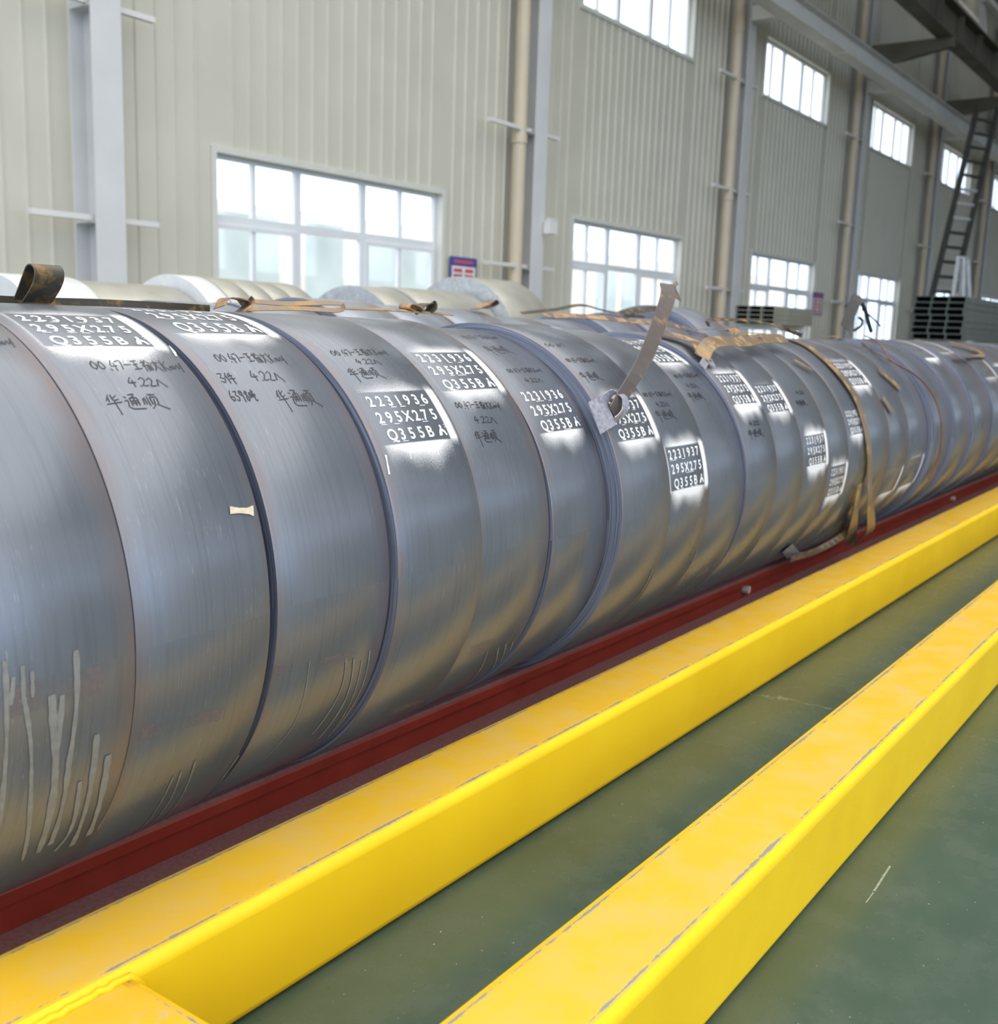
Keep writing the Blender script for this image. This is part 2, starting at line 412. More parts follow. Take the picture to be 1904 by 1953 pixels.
# ceiling over the far part of the hall, daylight strips between the sheets
bm = bmesh.new()
for x0 in range(16, 62, 6): box(bm, x0, x0+5.5, -14, YW+.1, ZTOP, ZTOP+.1)
tag(obj('ceiling', bm, M['roof']), kind='structure')
bm = bmesh.new()
box(bm, 9, 62, -14.2, -14, 0, 3.0); box(bm, 9, 62, -14.2, -14, 5.2, 8.0); box(bm, 9, 62, -14.2, -14, 9.4, ZTOP)
for x0 in range(9, 62, 5): box(bm, x0, x0+1.4, -14.2, -14.0, 3.0, 9.4)
tag(obj('wall_right', bm, M['wall']), kind='structure')
tag(obj('wall_far', boxes((62, 62.2, -14, YW, 0, ZTOP)), M['wall']), kind='structure')
# yard and the building across it, seen pale through the windows
tag(obj('yard_ground', boxes((-14, 90, YW+.2, 60, -.3, -.05)), M['ground']), kind='structure')

# steel columns, downpipes and brace bars
ORD = ['first', 'second', 'third', 'fourth', 'fifth', 'sixth', 'seventh', 'eighth', 'ninth', 'tenth', 'eleventh', 'twelfth', 'thirteenth',
       'fourteenth', 'fifteenth', 'sixteenth', 'seventeenth', 'eighteenth', 'nineteenth', 'twentieth', 'twenty-first', 'twenty-second',
       'twenty-third', 'twenty-fourth', 'twenty-fifth', 'twenty-sixth', 'twenty-seventh', 'twenty-eighth']
YF = .96*YW
COLS = []
for k in range(0, 8):
    xc = XC0 + BAY*k
    lab = 'pale grey steel column left of the nearest window, standing clear of any pipe' if k == 0 else \
          'grey steel wall column behind a beige downpipe, %s column from the left' % ORD[k]
    c = empty('steel_column', (xc, YF, 0), lab, 'column', 'steel columns along the window wall')
    d = YW - .03 - YF; COLS.append(c)
    obj('front_flange', boxes((-.165, .165, 0, .02, 0, 12.4)), M['column'], c)
    obj('web', boxes((-.012, .012, .021, d-.021, 0, 12.4)), M['column'], c)
    obj('rear_flange', boxes((-.165, .165, d-.02, d, 0, 12.4)), M['column'], c)
    for r in (.095, .302, .526, .75):
        z = CAMH + r*9.6 - .03
        obj('brace_bar', boxes((-.8 if k == 0 else -1.2, .62, .075, .135, z, z+.055)), M['steelgrey'], c)
        bmg = bmesh.new()
        for sgn in (-1, 1):
            v = [bmg.verts.new(p) for p in ((sgn*.013, .03, z-.02), (sgn*.013, d-.03, z-.02), (sgn*.16, d-.03, z-.02), (sgn*.16, .03, z-.02))]
            bmg.faces.new(v)
        r_ = bmesh.ops.extrude_face_region(bmg, geom=bmg.faces[:])
        bmesh.ops.translate(bmg, vec=(0, 0, .012), verts=[g for g in r_['geom'] if isinstance(g, bmesh.types.BMVert)])
        obj('stiffener_plate', bmg, M['column'], c)
    if k >= 1:
        p = empty('downpipe', (xc-.36, YW-.24, 0), 'beige round downpipe beside the %s grey column from the left' % ORD[k], 'pipe', 'beige downpipes on the wall')
        bm = bmesh.new(); tube(bm, [(0, 0, 0.01), (0, 0, 12.3)], .105, 20)
        obj('pipe', bm, M['pipe'], p, smooth=False)
        for z in (CAMH+.28*9.6, CAMH+.62*9.6, CAMH+.9*9.6):
            bm = bmesh.new(); tube(bm, [(0, 0, z), (0, 0, z+.12)], .118, 20); obj('pipe_socket', bm, M['pipe'], p)
# pale tie beam on corbels
YB, ZB = 8.78, CAMH + .705*8.78
t = empty('tie_beam', (0, YB, ZB), 'long pale grey beam with bright underside running high along the wall', 'beam')
obj('bottom_flange', boxes((-6, 60, -.17, .17, 0, .02)), M['steelgrey'], t)
obj('beam_web', boxes((-6, 60, -.01, .01, .021, .42)), M['steelgrey'], t)
obj('top_flange', boxes((-6, 60, -.15, .15, .421, .44)), M['steelgrey'], t)
for k in range(0, 8):
    xc = XC0 + BAY*k
    obj('corbel', boxes((-.13, .13, YB-YF+.18, -.002, ZB, ZB+.28)), M['steelgrey'], COLS[k])
    obj('splice_plate', boxes((xc+BAY*.42-.05, xc+BAY*.42+.05, -.18, .18, -.025, -.001)), M['steelgrey'], t)
# crane girder higher and nearer
YG = 7.7; ZG = CAMH + .952*YG
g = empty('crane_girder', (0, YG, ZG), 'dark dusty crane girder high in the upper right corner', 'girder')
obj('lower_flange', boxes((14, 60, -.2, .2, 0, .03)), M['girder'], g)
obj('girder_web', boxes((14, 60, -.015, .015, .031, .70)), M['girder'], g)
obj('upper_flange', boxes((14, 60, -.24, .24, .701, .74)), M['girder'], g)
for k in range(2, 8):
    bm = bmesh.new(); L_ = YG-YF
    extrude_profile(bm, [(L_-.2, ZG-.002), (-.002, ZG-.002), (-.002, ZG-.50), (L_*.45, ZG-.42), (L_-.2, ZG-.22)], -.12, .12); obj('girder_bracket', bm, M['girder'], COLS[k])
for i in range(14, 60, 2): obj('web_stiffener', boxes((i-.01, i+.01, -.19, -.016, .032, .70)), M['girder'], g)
for (a, b, lab) in (((1868, -60, 8.1), (1879, 96, 8.1), 'pale steel strut rising beside the small top window, upper right corner'),
                    ((1880, -6, 7.9), (1912, 32, 7.9), 'short pale diagonal strut cut by the upper right corner')):
    bm = bmesh.new(); bar(bm, at(*a), at(*b), .16, .16, Vector((1, 0, 0))); o = obj('roof_strut', bm, M['steelgrey']); tag(o, lab, 'strut')
# wall lamp and notices
p = at(1047, 430, YF-.05); l = empty('wall_lamp', p, 'small grey floodlight on the wall column between the two nearest windows', 'lamp')
obj('lamp_body', boxes((-.10, .10, -.10, .03, -.13, .05)), M['steelgrey'], l); obj('lamp_bracket', boxes((-.03, .20, -.04, .04, .05, .11)), M['column'], l)
M['blue'] = plain('blue_print', (.05, .07, .30), .5); M['whitep'] = plain('white_print', (.72, .70, .72), .5); M['redp'] = plain('red_print', (.55, .08, .10), .5)
def sign(u0, v0, u1, v1, lab):
    a, b = at(u0, v0, YW-.035), at(u1, v1, YW-.035)
    W_ = b.x-a.x; H_ = a.z-b.z
    s = empty('notice_board', (a.x, YW-.035, b.z), lab, 'sign')
    obj('board', boxes((0, W_, -.012, 0, 0, H_)), M['blue'], s)
    obj('white_sheet', boxes((W_*.06, W_*.94, -.016, -.0125, H_*.04, H_*.74)), M['whitep'], s)
    bm = bmesh.new(); box(bm, W_*.14, W_*.86, -.016, -.0125, H_*.82, H_*.91); obj('red_heading', bm, M['redp'], s)
    bm = bmesh.new()
    for r in range(4):
        z = H_*(.62-.16*r)
        for c in range(2): box(bm, W_*(.12+.42*c), W_*(.12+.42*c+.32), -.018, -.0165, z-.05*H_, z+.05*H_)
    obj('red_lines', bm, M['redp'], s)
sign(858, 488, 907, 560, 'blue and white notice board with red lines, right of the nearest window')
sign(1551, 557, 1567, 600, 'small reddish notice on the wall right of the third window')

# building across the yard
bld = empty('factory_building', (0, 27, 0), 'pale building with blue glazing seen through the windows', 'building')
obj('facade', boxes((0, 70, 0, 1, -.05, 4.7)), M['outside'], bld)
for i, (x0, x1, z0, z1) in enumerate([(22.6, 25.1, 1.0, 4.35), (26.4, 28.1, 1.0, 4.35), (29.4, 33.4, 1.0, 4.1), (45.5, 47.2, .8, 3.9), (48, 49.5, .8, 3.9), (52.2, 53.6, .8, 4.0)]):
    obj('window', boxes((x0, x1, -.1, -.001, z0, z1)), M['outglass'], bld)

# ------------------------------------------------------------------ skid, yellow frame
SK0, SK1 = -1.2, 26.0
sk = empty('coil_skid', (0, 1.9, 0), 'dark red steel skid beam carrying the front row of coils', 'skid')
ZS = .132
bm = bmesh.new(); extrude_profile(bm, [(-.166, ZS-.033), (-.167, ZS-.010), (-.163, ZS-.003), (-.155, ZS), (.155, ZS), (.163, ZS-.003), (.167, ZS-.010), (.166, ZS-.033)], SK0, SK1)
obj('top_flange', bm, M['red'], sk)
obj('skid_web', boxes((SK0, SK1, -.122, .122, .021, ZS-.0335)), M['red'], sk)
obj('base_flange', boxes((SK0, SK1, -.215, .215, 0, .02)), M['red'], sk)
for (u, v) in ((1425, 1133), (1820, 942)):
    p = at(u, v, 1.9-.14); bm = bmesh.new(); tube(bm, [(p.x, -.1225, .062), (p.x, -.150, .062)], .017, 10)
    bo = obj('weld_stud', bm, M['steelgrey'], sk); bo['label'] = 'pale welded stud'
H = 1.15
def beam_profile(y0, wd=.193, h=.2035, r=.021, n=5):
    pr = []
    for cx, cz, a0 in ((y0+r, r, 180), (y0+wd-r, r, 270), (y0+wd-r, h-r, 0), (y0+r, h-r, 90)):
        for i in range(n+1):
            a = math.radians(a0+90*i/n); pr.append((cx+r*math.cos(a), cz+r*math.sin(a)))
        if a0 == 0: pr += [(y0+wd-r-.010, h), (y0+r+.010, h)]
    return pr
def beam_mesh(name, y0, x0, x1, wd=.193, h=.2035, axis='x', step=.05, zoff=0.):
    pr = beam_profile(y0, wd, h); n = len(pr); nx = max(2, int((x1-x0)/step))
    xs = [x0 + (x1-x0)*(i/nx) for i in range(nx+1)]
    V, Fc = [], []
    for x in xs:
        for (y, z) in pr: V.append((x, y, z+zoff) if axis == 'x' else (y, x, z+zoff))
    for i in range(nx):
        for k in range(n): Fc.append((i*n+k, i*n+(k+1) % n, (i+1)*n+(k+1) % n, (i+1)*n+k))
    Fc.append(tuple(range(n))[::-1]); Fc.append(tuple(nx*n+k for k in range(n)))
    me = bpy.data.meshes.new(name); me.from_pydata(V, [], Fc); me.update()
    bmx = bmesh.new(); bmx.from_mesh(me); bmesh.ops.recalc_face_normals(bmx, faces=bmx.faces[:]); bmx.to_mesh(me); bmx.free()
    uv = me.uv_layers.new(name='UVMap'); at_ = me.attributes.new('chip', 'FLOAT', 'POINT')
    for i, v in enumerate(me.vertices):
        y = v.co.y if axis == 'x' else v.co.x; z = v.co.z - zoff
        d = min(math.hypot(y-(y0+.021), z-h), math.hypot(y-(y0+wd-.021), z-h))
        at_.data[i].value = max(0, 1-d/.0075)
    for p in me.polygons:
        p.use_smooth = p.area < step*.02
        for li in p.loop_indices:
            uv.data[li].uv = (0, 1 if p.normal.z > .92 else 0)
    return me
XJ = atz(279, 1868, .19).x
yf = empty('guard_frame', (0, 0, 0), 'yellow painted box-section guard rails welded into a frame on the green floor', 'guard rail')
Y1, Y2 = .5614*H, 1.0967*H
obj('inner_rail', beam_mesh('inner_rail', Y2, -.6, 30), M['yellow'], yf)
obj('outer_rail', beam_mesh('outer_rail', Y1, -.6, 30), M['yellow'], yf)
obj('cross_member', beam_mesh('cross_member', XJ-.195, Y1+.1935, Y2-.0005, .195, .192, axis='y', step=.03), M['yellow'], yf)
wb = bmesh.new(); tube(wb, [(XJ-.19+.0125*i, Y2-.001+.002*math.sin(i*2.1), .1935+.0015*math.sin(i*3.3)) for i in range(15)] + [(XJ+.004, Y2-.004, .176), (XJ+.005, Y2-.004, .12), (XJ+.005, Y2-.004, .03)], .0065, 6)
o = obj('weld_bead', wb, M['yellow'], yf, smooth=True)

# ------------------------------------------------------------------ coils
YC = 1.897
def circ_pt(R, th): return (-R*math.cos(th), R*math.sin(th))     # th: 0 towards the camera side, 90 deg on top
class Coil:
    def __init__(s, x, w_, R, y, z, k=0.): s.x, s.w, s.R, s.y, s.z, s.k = x, w_, R, y, z, k
    def hit(s, px, py):
        d = ray(px, py); yc = s.y
        for _ in range(6):
            oy, oz = -yc, CAMH-s.z
            a = d.y*d.y+d.z*d.z; b = 2*(oy*d.y+oz*d.z); c = oy*oy+oz*oz-s.R**2
            D = b*b-4*a*c
            t = (-b-math.sqrt(max(0, D)))/(2*a); p = CAM+d*t
            yn = yc; yc = s.y + s.k*(p.x-s.x)
        return p.x-s.x, math.atan2(p.z-s.z, -(p.y-yn))
    def loc(s, u, th, lift=0.):
        y, z = circ_pt(s.R+lift, th); return Vector((u, y+s.k*u, z+s.R))
    def world(s, u, th, lift=0.): return s.loc(u, th, lift) + Vector((s.x, s.y, s.z-s.R))
def body_mesh(c, nseg=128):
    """outer wrap and the wound end faces with the bore"""
    def ring_uv(me, rows, faces_uv): pass
    n = nseg; us = [0, .004, c.w-.004, c.w]; rr = [c.R-.002, c.R, c.R, c.R-.002]
    V, Fc, UV = [], [], []
    for u, r in zip(us, rr):
        for k in range(n):
            th = 2*PI*k/n; y, z = circ_pt(r, th); V.append((u, y+c.k*u, z+c.R))
    for i in range(3):
        for k in range(n):
            k2 = (k+1) % n; Fc.append((i*n+k, i*n+k2, (i+1)*n+k2, (i+1)*n+k))
            a, b = 2*PI*k/n*c.R, 2*PI*(k+1)/n*c.R
            UV += [(us[i], a), (us[i], b), (us[i+1], b), (us[i+1], a)]
    me = bpy.data.meshes.new('outer_wrap'); me.from_pydata(V, [], Fc); uv = me.uv_layers.new(name='UVMap')
    for l, q in zip(uv.data, UV): l.uv = q
    for p in me.polygons: p.use_smooth = True
    flip(me)
    V, Fc, UV = [], [], []; rb = .255
    sects = [(0, c.R-.002), (0, rb), (c.w, rb), (c.w, c.R-.002)]
    for u, r in sects:
        for k in range(n):
            y, z = circ_pt(r, 2*PI*k/n); V.append((u, y+c.k*u, z+c.R))
    for i in range(3):
        for k in range(n):
            k2 = (k+1) % n; Fc.append((i*n+k, (i+1)*n+k, (i+1)*n+k2, i*n+k2))
            ra, rb_ = sects[i][1], sects[i+1][1]; a, b = k/n*6.28, (k+1)/n*6.28
            UV += [(ra, a), (rb_, a), (rb_, b), (ra, b)]
    me2 = bpy.data.meshes.new('wound_edge'); me2.from_pydata(V, [], Fc); uv = me2.uv_layers.new(name='UVMap')
    for l, q in zip(uv.data, UV): l.uv = q
    flip(me2)
    return me, me2
def flip(me):
    bmx = bmesh.new(); bmx.from_mesh(me); bmesh.ops.recalc_face_normals(bmx, faces=bmx.faces[:]); bmx.to_mesh(me); bmx.free()
_font_cache = {}
def glyph(ch):
    if ch in _font_cache: return _font_cache[ch]
    cu = bpy.data.curves.new('g', 'FONT'); cu.body = ch; cu.size = 1; cu.offset = .020; cu.resolution_u = 3
    o = bpy.data.objects.new('g', cu); COL.objects.link(o)
    dg = bpy.context.evaluated_depsgraph_get(); me = o.evaluated_get(dg).to_mesh()
    vs = [(v.co.x, v.co.y) for v in me.vertices]; fs = [tuple(p.vertices) for p in me.polygons]
    o.evaluated_get(dg).to_mesh_clear(); bpy.data.objects.remove(o); bpy.data.curves.remove(cu)
    xs = [v[0] for v in vs]; x0, x1 = min(xs), max(xs)
    _font_cache[ch] = ([((x-(x0+x1)/2), y/.73) for x, y in vs], fs, x1-x0); return _font_cache[ch]
def disc(cx, cy, r, n=12, sx_=1): return [(cx+r*sx_*math.cos(2*PI*k/n), cy+r*math.sin(2*PI*k/n)) for k in range(n)]
LOGO = [disc(.05, .80, .17, 12, .8), [(-.48, .02), (-.36, .30), (-.14, .62), (.12, .60), (.02, .30), (-.06, .06), (-.20, .0)],
        [(-.02, .60), (.14, .62), (.42, .42), (.58, .02), (.36, .0), (.28, .22), (.10, .36)], disc(.62, .95, .05), disc(.62, .72, .05), disc(.84, .52, .05)]
class Deco:
    """flat paint shapes wrapped on a coil"""
    def __init__(s, c, lift): s.c, s.lift, s.V, s.F, s.A, s.UV = c, lift, [], [], [], []
    def add(s, pts, faces, a=1.):
        o = len(s.V)
        pts = [(min(max(u, .0015), s.c.w-.0015), v) for u, v in pts]
        for (u, v) in pts:                   # u metres across, v metres up round the coil
            s.V.append(s.c.loc(u, v/s.c.R, s.lift)); s.A.append(a); s.UV.append((u, v))
        s.F += [tuple(i+o for i in f) for f in faces]
    def poly(s, pts, a=1.): s.add(pts, [tuple(range(len(pts)))], a)
    def stroke(s, pts, wd):
        for (a, b) in zip(pts, pts[1:]):
            dx, dy = b[0]-a[0], b[1]-a[1]; L = math.hypot(dx, dy)
            if L < 1e-6: continue
            nx, ny = -dy/L*wd/2, dx/L*wd/2; ex, ey = dx/L*wd*.3, dy/L*wd*.3
            nseg = max(1, int(L/.03)); P, Fc = [], []
            for i in range(nseg+1):
                t = i/nseg; x = a[0]-ex+(dx+2*ex)*t; y = a[1]-ey+(dy+2*ey)*t
                P += [(x+nx, y+ny), (x-nx, y-ny)]
            for i in range(nseg): Fc.append((2*i, 2*i+1, 2*i+3, 2*i+2))
            s.add(P, Fc)
    def build(s, name, m, parent):
        if not s.V: return
        me = bpy.data.meshes.new(name); me.from_pydata([tuple(v) for v in s.V], [], s.F); me.update()
        at_ = me.attributes.new('spray', 'FLOAT', 'POINT')
        for i, a in enumerate(s.A): at_.data[i].value = a
        uv = me.uv_layers.new(name='UVMap')
        for lp in me.loops: uv.data[lp.index].uv = s.UV[lp.vertex_index]
        return obj(name, me, m, parent)
def stencil(c, root, vt, vb, u0, u1, lines=('2231937', '295X2.75', 'Q355B*'), strength=1., top=.5, bottom=1., left=.12, right=1., faint=False, rng_=random, skip=()):
    """lettering between the two heights vt > vb (metres round the coil) and strip positions u0..u1"""
    Hh = vt-vb; d = Deco(c, .0007)
    for r, ln in enumerate(lines):
        rowh = Hh/3.0; yb = vt - rowh*(r+1) + rowh*.17; chh = rowh*.66
        cells = []
        for ch in ln:
            if ch == '.' and cells: cells[-1] = (cells[-1][0], True)
            else: cells.append((ch, False))
        ncell = len(cells) + (.35 if ln.endswith('*') else 0)
        usable = (u1-u0)*.93; off = .0
        cw = usable/max(ncell, 6.6)
        if r == 2: off = cw*.45
        if r == 1: off = cw*.05; 
        for i, (ch, dot) in enumerate(cells):
            cx = u0 + (u1-u0)*.05 + off + cw*(i+.42) + (cw*.25 if ch == '*' else 0)
            if (r, i) in skip: continue
            if ch == '*':
                for q in LOGO: d.poly([(cx + x*cw*.85, yb+y*chh*1.0) for x, y in q], strength)
                continue
            g_, f_, wd = glyph(ch)
            sw = min(cw*.66, chh*.75)/(.52 if ch not in '1' else .52)
            d.add([(cx + x*sw, yb + y*chh) for x, y in g_], f_, strength)
            if dot: d.poly(disc(cx+cw*.5, yb+chh*.06, chh*.08, 8), strength)
        # stencil bridges: a few thin spray lines under letters
        for k in range(3):
            x = u0+(u1-u0)*rng_.uniform(.05, .8); d.poly([(x, yb-.003), (x+.018, yb-.003), (x+.018, yb-.0045), (x, yb-.0045)], strength*.8)
    d.build('stencil_lettering', M['stencil_faint' if faint else 'stencil'], root)
    # overspray left round the stencil plate
    s = Deco(c, .0004); nu, nv = 46, 64
    ua, ub, va, vb2 = max(.003, u0-.05), min(c.w-.003, u1+.05), vt+.09, vb-.11
    P, A = [], []
    for j in range(nv+1):
        v = va+(vb2-va)*j/nv
        for i in range(nu+1):
            u = ua+(ub-ua)*i/nu; val = 0.
            inx = u0 <= u <= u1; iny = vb <= v <= vt
            wob = .9+.16*math.sin(u*37+c.x*9)+.08*math.sin(u*83+c.x*23)
            xm = (u-(u0+u1)/2)/(u1-u0); fu = math.exp(-(abs(xm)/.50)**4)*(1 if inx else .6)
            if v < vb: val = max(val, bottom*fu*math.exp(-((vb-v)/(.040*wob))**1.3)*1.1)
            if v > vt: val = max(val, top*fu*math.exp(-((v-vt)/(.030*wob))**1.2)*.85)
            fv = 1. if iny else math.exp(-(max(vb-v, v-vt))/.012)
            if u > u1: val = max(val, right*fv*(1.1 if u-u1 < .022 else math.exp(-(u-u1-.022)/.006)))
            if u < u0: val = max(val, left*fv*math.exp(-(u0-u)/.010))
            if inx and iny: val = .03
            P.append((u, v)); A.append(val)
    fs = [(j*(nu+1)+i, j*(nu+1)+i+1, (j+1)*(nu+1)+i+1, (j+1)*(nu+1)+i) for j in range(nv) for i in range(nu)]
    s.add(P, fs); s.A = A
    s.build('overspray', M['spray'], root)
# hand-drawn strokes on a unit square, y up
HW = {
'0': [[(.1, .5), (.3, .75), (.6, .6), (.6, .3), (.35, .15), (.1, .3), (.15, .55), (.4, .8)]],
'1': [[(.4, .9), (.4, .1)]], '2': [[(.1, .75), (.4, .9), (.6, .65), (.15, .15), (.7, .15)]],
'3': [[(.1, .85), (.55, .85), (.25, .55), (.6, .4), (.4, .1), (.05, .2)]],
'4': [[(.45, .9), (.1, .4), (.8, .4)], [(.55, .65), (.5, 0)]],
'6': [[(.5, .95), (.15, .5), (.15, .15), (.5, .1), (.55, .4), (.2, .4)]],
'7': [[(.05, .8), (.6, .85), (.4, .1)]], '8': [[(.5, .8), (.2, .7), (.55, .3), (.35, .1), (.15, .3), (.55, .75), (.4, .9)]],
'9': [[(.55, .7), (.3, .9), (.15, .6), (.5, .55), (.58, .85), (.5, .0)]],
'.': [[(.3, .12), (.42, .04)]], '-': [[(.0, .5), (.8, .55)]],
'K': [[(.1, .95), (.1, .05)], [(.6, .85), (.12, .45), (.7, .1)]],
'm': [[(.0, .3), (.15, .5), (.3, .2), (.45, .5), (.6, .2), (.8, .45)]],
'y': [[(.1, .6), (.3, .25), (.7, .75)], [(.7, .75), (.5, -.1)]],
'八': [[(.4, .8), (.1, .15)], [(.45, .75), (1.0, .0)]],
'王': [[(.1, .85), (.8, .9)], [(.2, .55), (.7, .58)], [(.0, .15), (.9, .2)], [(.45, .85), (.4, .18)]],
'输': [[(.0, .75), (.35, .8), (.1, .45), (.4, .5)], [(.25, .95), (.2, .0)], [(.6, .95), (.4, .6)], [(.6, .95), (.95, .65)], [(.5, .5), (.5, .05)], [(.5, .5), (.7, .5), (.7, .05)], [(.82, .5), (.82, .15)], [(.95, .55), (.95, .05)]],
'文': [[(.45, .95), (.5, .8)], [(.05, .72), (.9, .75)], [(.65, .72), (.1, .05)], [(.25, .6), (.95, .0)]],
'华': [[(.3, .95), (.0, .6)], [(.18, .8), (.18, .5)], [(.75, .9), (.45, .7)], [(.45, .95), (.45, .6), (.8, .65)], [(.0, .38), (.95, .45)], [(.5, .55), (.55, -.35)]],
'通': [[(.05, .85), (.15, .75)], [(.0, .55), (.2, .58), (.1, .2)], [(.35, .95), (.75, .95), (.5, .78)], [(.38, .72), (.35, .25)], [(.38, .72), (.82, .74), (.82, .25)], [(.38, .55), (.8, .55)], [(.38, .4), (.8, .4)], [(.6, .85), (.6, .25)], [(.05, .2), (.3, .02), (1.1, .0)]],
'顺': [[(.0, .7), (-.05, .3)], [(.15, .75), (.15, .3)], [(.3, .8), (.3, .2)], [(.45, .95), (.95, .95)], [(.7, .95), (.6, .78)], [(.5, .75), (.5, .3)], [(.5, .75), (.88, .75), (.88, .3)], [(.7, .65), (.6, .25), (.4, .05)], [(.75, .3), (1.4, -.1)]],
'件': [[(.3, .95), (.0, .5)], [(.18, .7), (.18, .05)], [(.5, .85), (.4, .55)], [(.45, .68), (.9, .7)], [(.35, .42), (1., .45)], [(.7, .95), (.7, -.05)]],
'吨': [[(.05, .7), (.05, .35), (.3, .4), (.3, .72), (.05, .7)], [(.42, .8), (.95, .85)], [(.5, .65), (.5, .42), (.9, .45), (.9, .65)], [(.7, .98), (.68, .1), (1., .15)]],
' ': [],
}
def write(d, text, u0, u1, v, hgt, slant=.12, wd=.0022, dv=0.):
    adv = {'.': .45, '-': .95, 'm': .85, '1': .6, ' ': .7}
    tot = sum(adv.get(ch, .8 if ord(ch) < 200 else 1.15) for ch in text); k = (u1-u0)/tot; x = 0
    for ch in text:
        for st in HW.get(ch, []):
            P = [(u0+k*(x+px_)+random.uniform(-.03, .03)*k, v+dv*(x/tot)+hgt*py_+random.uniform(-.02, .02)*hgt) for px_, py_ in st]
            P = [(p[0], p[1]) for p in (catmull([Vector((a, b, 0)) for a, b in P], 3) if len(P) > 2 else [Vector((a, b, 0)) for a, b in P])]
            d.stroke(P, wd)
        x += adv.get(ch, .8 if ord(ch) < 200 else 1.15)
def scrawl(c, root, items, wd=.0019):
    for text, a, b, hpx in items:
        d = Deco(c, .0009)
        ua, ta = c.hit(*a); ub, tb = c.hit(*b); u2, t2 = c.hit(a[0], a[1]-hpx)
        write(d, text, ua, ub, ta*c.R, (t2-ta)*c.R, wd=wd, dv=(tb-ta)*c.R*.6)
        d.build('marker_writing', M['marker'], root)

XL = [.66, .972, 1.285, 1.598, 1.885, 2.201, 2.512, 2.809, 3.107, 3.406, 3.675, 3.955, 4.235, 4.48, 4.725, 5.06, 5.40, 5.80, 6.20, 6.66, 7.2, 7.75, 8.3, 8.85, 9.4, 9.95, 10.5, 11.05]
RS = [.515, .515, .514, .515, .514, .504, .513, .507, .497, .507, .504, .503, .502, .502, .502, .503, .500, .506, .508, .508, .506, .505, .503, .507, .505, .503, .506]
YO = {0: (-.033, 0), 1: (-.030, .06), 2: (-.003, .03), 3: (-.011, .012), 4: (.001, .062), 5: (.003, .085), 6: (-.007, .02), 7: (.009, 0), 8: (.010, 0), 9: (.012, 0)}
for i_ in range(10, 28): YO[i_] = (.014, 0)
YO.update({15: (.014, .03), 16: (.018, .04), 17: (.004, .05), 18: (.000, .05), 19: (.002, .04), 20: (.004, .03)})
GAPS = {1: .028, 2: .006, 4: .007}
LAB = [
 'nearest coil, cut by the left frame edge, pale dried drips down its lower front',
 'second coil from the left, tan tape scrap near its right edge',
 'third coil from the left, right of the wide black gap, most handwriting',
 'fourth coil from the left, worn white stencil below its handwriting',
 'fifth coil from the left, white stencil above its handwriting',
 'sixth coil from the left, left of the wide blue-grey edge band',
 'seventh coil from the left, behind the upright bent strap and seal plate',
 'eighth coil from the left, crisp stencil halfway down its face',
 'ninth coil from the left, small stencil high behind the bent strap',
 'tenth coil from the left, stencil with white stripe under folded rusty straps',
 'eleventh coil from the left, stencil touching the white stripe of the tenth',
 'twelfth coil from the left, isolated stencil low on its right side',
 'thirteenth coil from the left, lowest stencil left of the tan hanging strap',
 'fourteenth coil from the left, faded stencil beside the tan hanging strap',
 'fifteenth coil from the left, just right of the tan hanging strap',
 'sixteenth coil from the left, two rusty slivers and a smeared stencil',
 'seventeenth coil from the left, just left of the thin rust wire',
 'eighteenth coil from the left, crossed by the thin rust wire',
 'nineteenth coil from the left, first one right of the rust wire',
 'twentieth coil from the left, under the small folded tan strap',
 'twenty-first coil from the left, stencil streak near the right frame edge',
] + ['%s coil from the left in the front row, far right and blurred' % ORD[i] for i in range(21, 27)]
coils = []
for i in range(len(XL)-1):
    x = XL[i]; w_ = min(XL[i+1]-x-GAPS.get(i, .004), .6)
    R = RS[i]
    z = ZS + R            # resting on the skid
    yo, k_ = YO.get(i, (0., 0.)); c = Coil(x, w_, R, YC+yo, z, k_)
    root = empty('steel_coil', (x, c.y, z-R), LAB[i], 'steel coil', 'strip coils in the front row')
    me, me2 = body_mesh(c)
    obj('outer_wrap', me, M['skin'], root); obj('wound_edge', me2, M['edge'], root)
    c.root = root; coils.append(c)
def block(i, a, b, u0=None, u1=None, **kw):
    c = coils[i]; _, ta = c.hit(*a); _, tb = c.hit(*b)
    stencil(c, c.root, ta*c.R, tb*c.R, c.w*.10 if u0 is None else u0, c.w*.87 if u1 is None else u1, **kw)
block(1, (170, 603), (235, 662), bottom=1.3, top=.7, left=.5)
block(2, (380, 589), (440, 638), bottom=.9, top=.3, left=.1)
block(3, (745, 749), (790, 842), lines=('2231936', '295X2.75', 'Q355B*'), strength=.85, bottom=1.1, top=.8, right=.7, left=.1)
block(4, (855, 672), (895, 745), lines=('2231936', '295X2.75', 'Q355B*'), strength=.95, bottom=.8, top=.9, right=.9, left=.3)
block(5, (1040, 740), (1075, 822), lines=('2231936', '295X2.75', 'Q355B*'), strength=.55, bottom=.9, top=.15, right=.15, left=.05)
block(6, (1185, 760), (1210, 838), top=1.0, bottom=.9)
block(7, (1298, 850), (1306, 932), top=1.1, bottom=1.2, left=.8)
block(8, (1262, 650), (1288, 692), top=.4, bottom=.7)
block(9, (1395, 712), (1425, 771), top=.9, bottom=1.4, right=1.2)
block(10, (1468, 732), (1490, 785), top=.3, bottom=.7, left=.2)
block(11, (1548, 829), (1553, 888), top=1.2, bottom=1.3, left=.1)
block(12, (1592, 890), (1588, 944), lines=('2231951', '295X2.75', 'Q355B*'), top=1.1, bottom=1.2, left=.1)
block(13, (1622, 780), (1630, 828), lines=('2221951', '295X2.75', 'Q355B*'), strength=.6, top=.2, bottom=.9, right=.1)
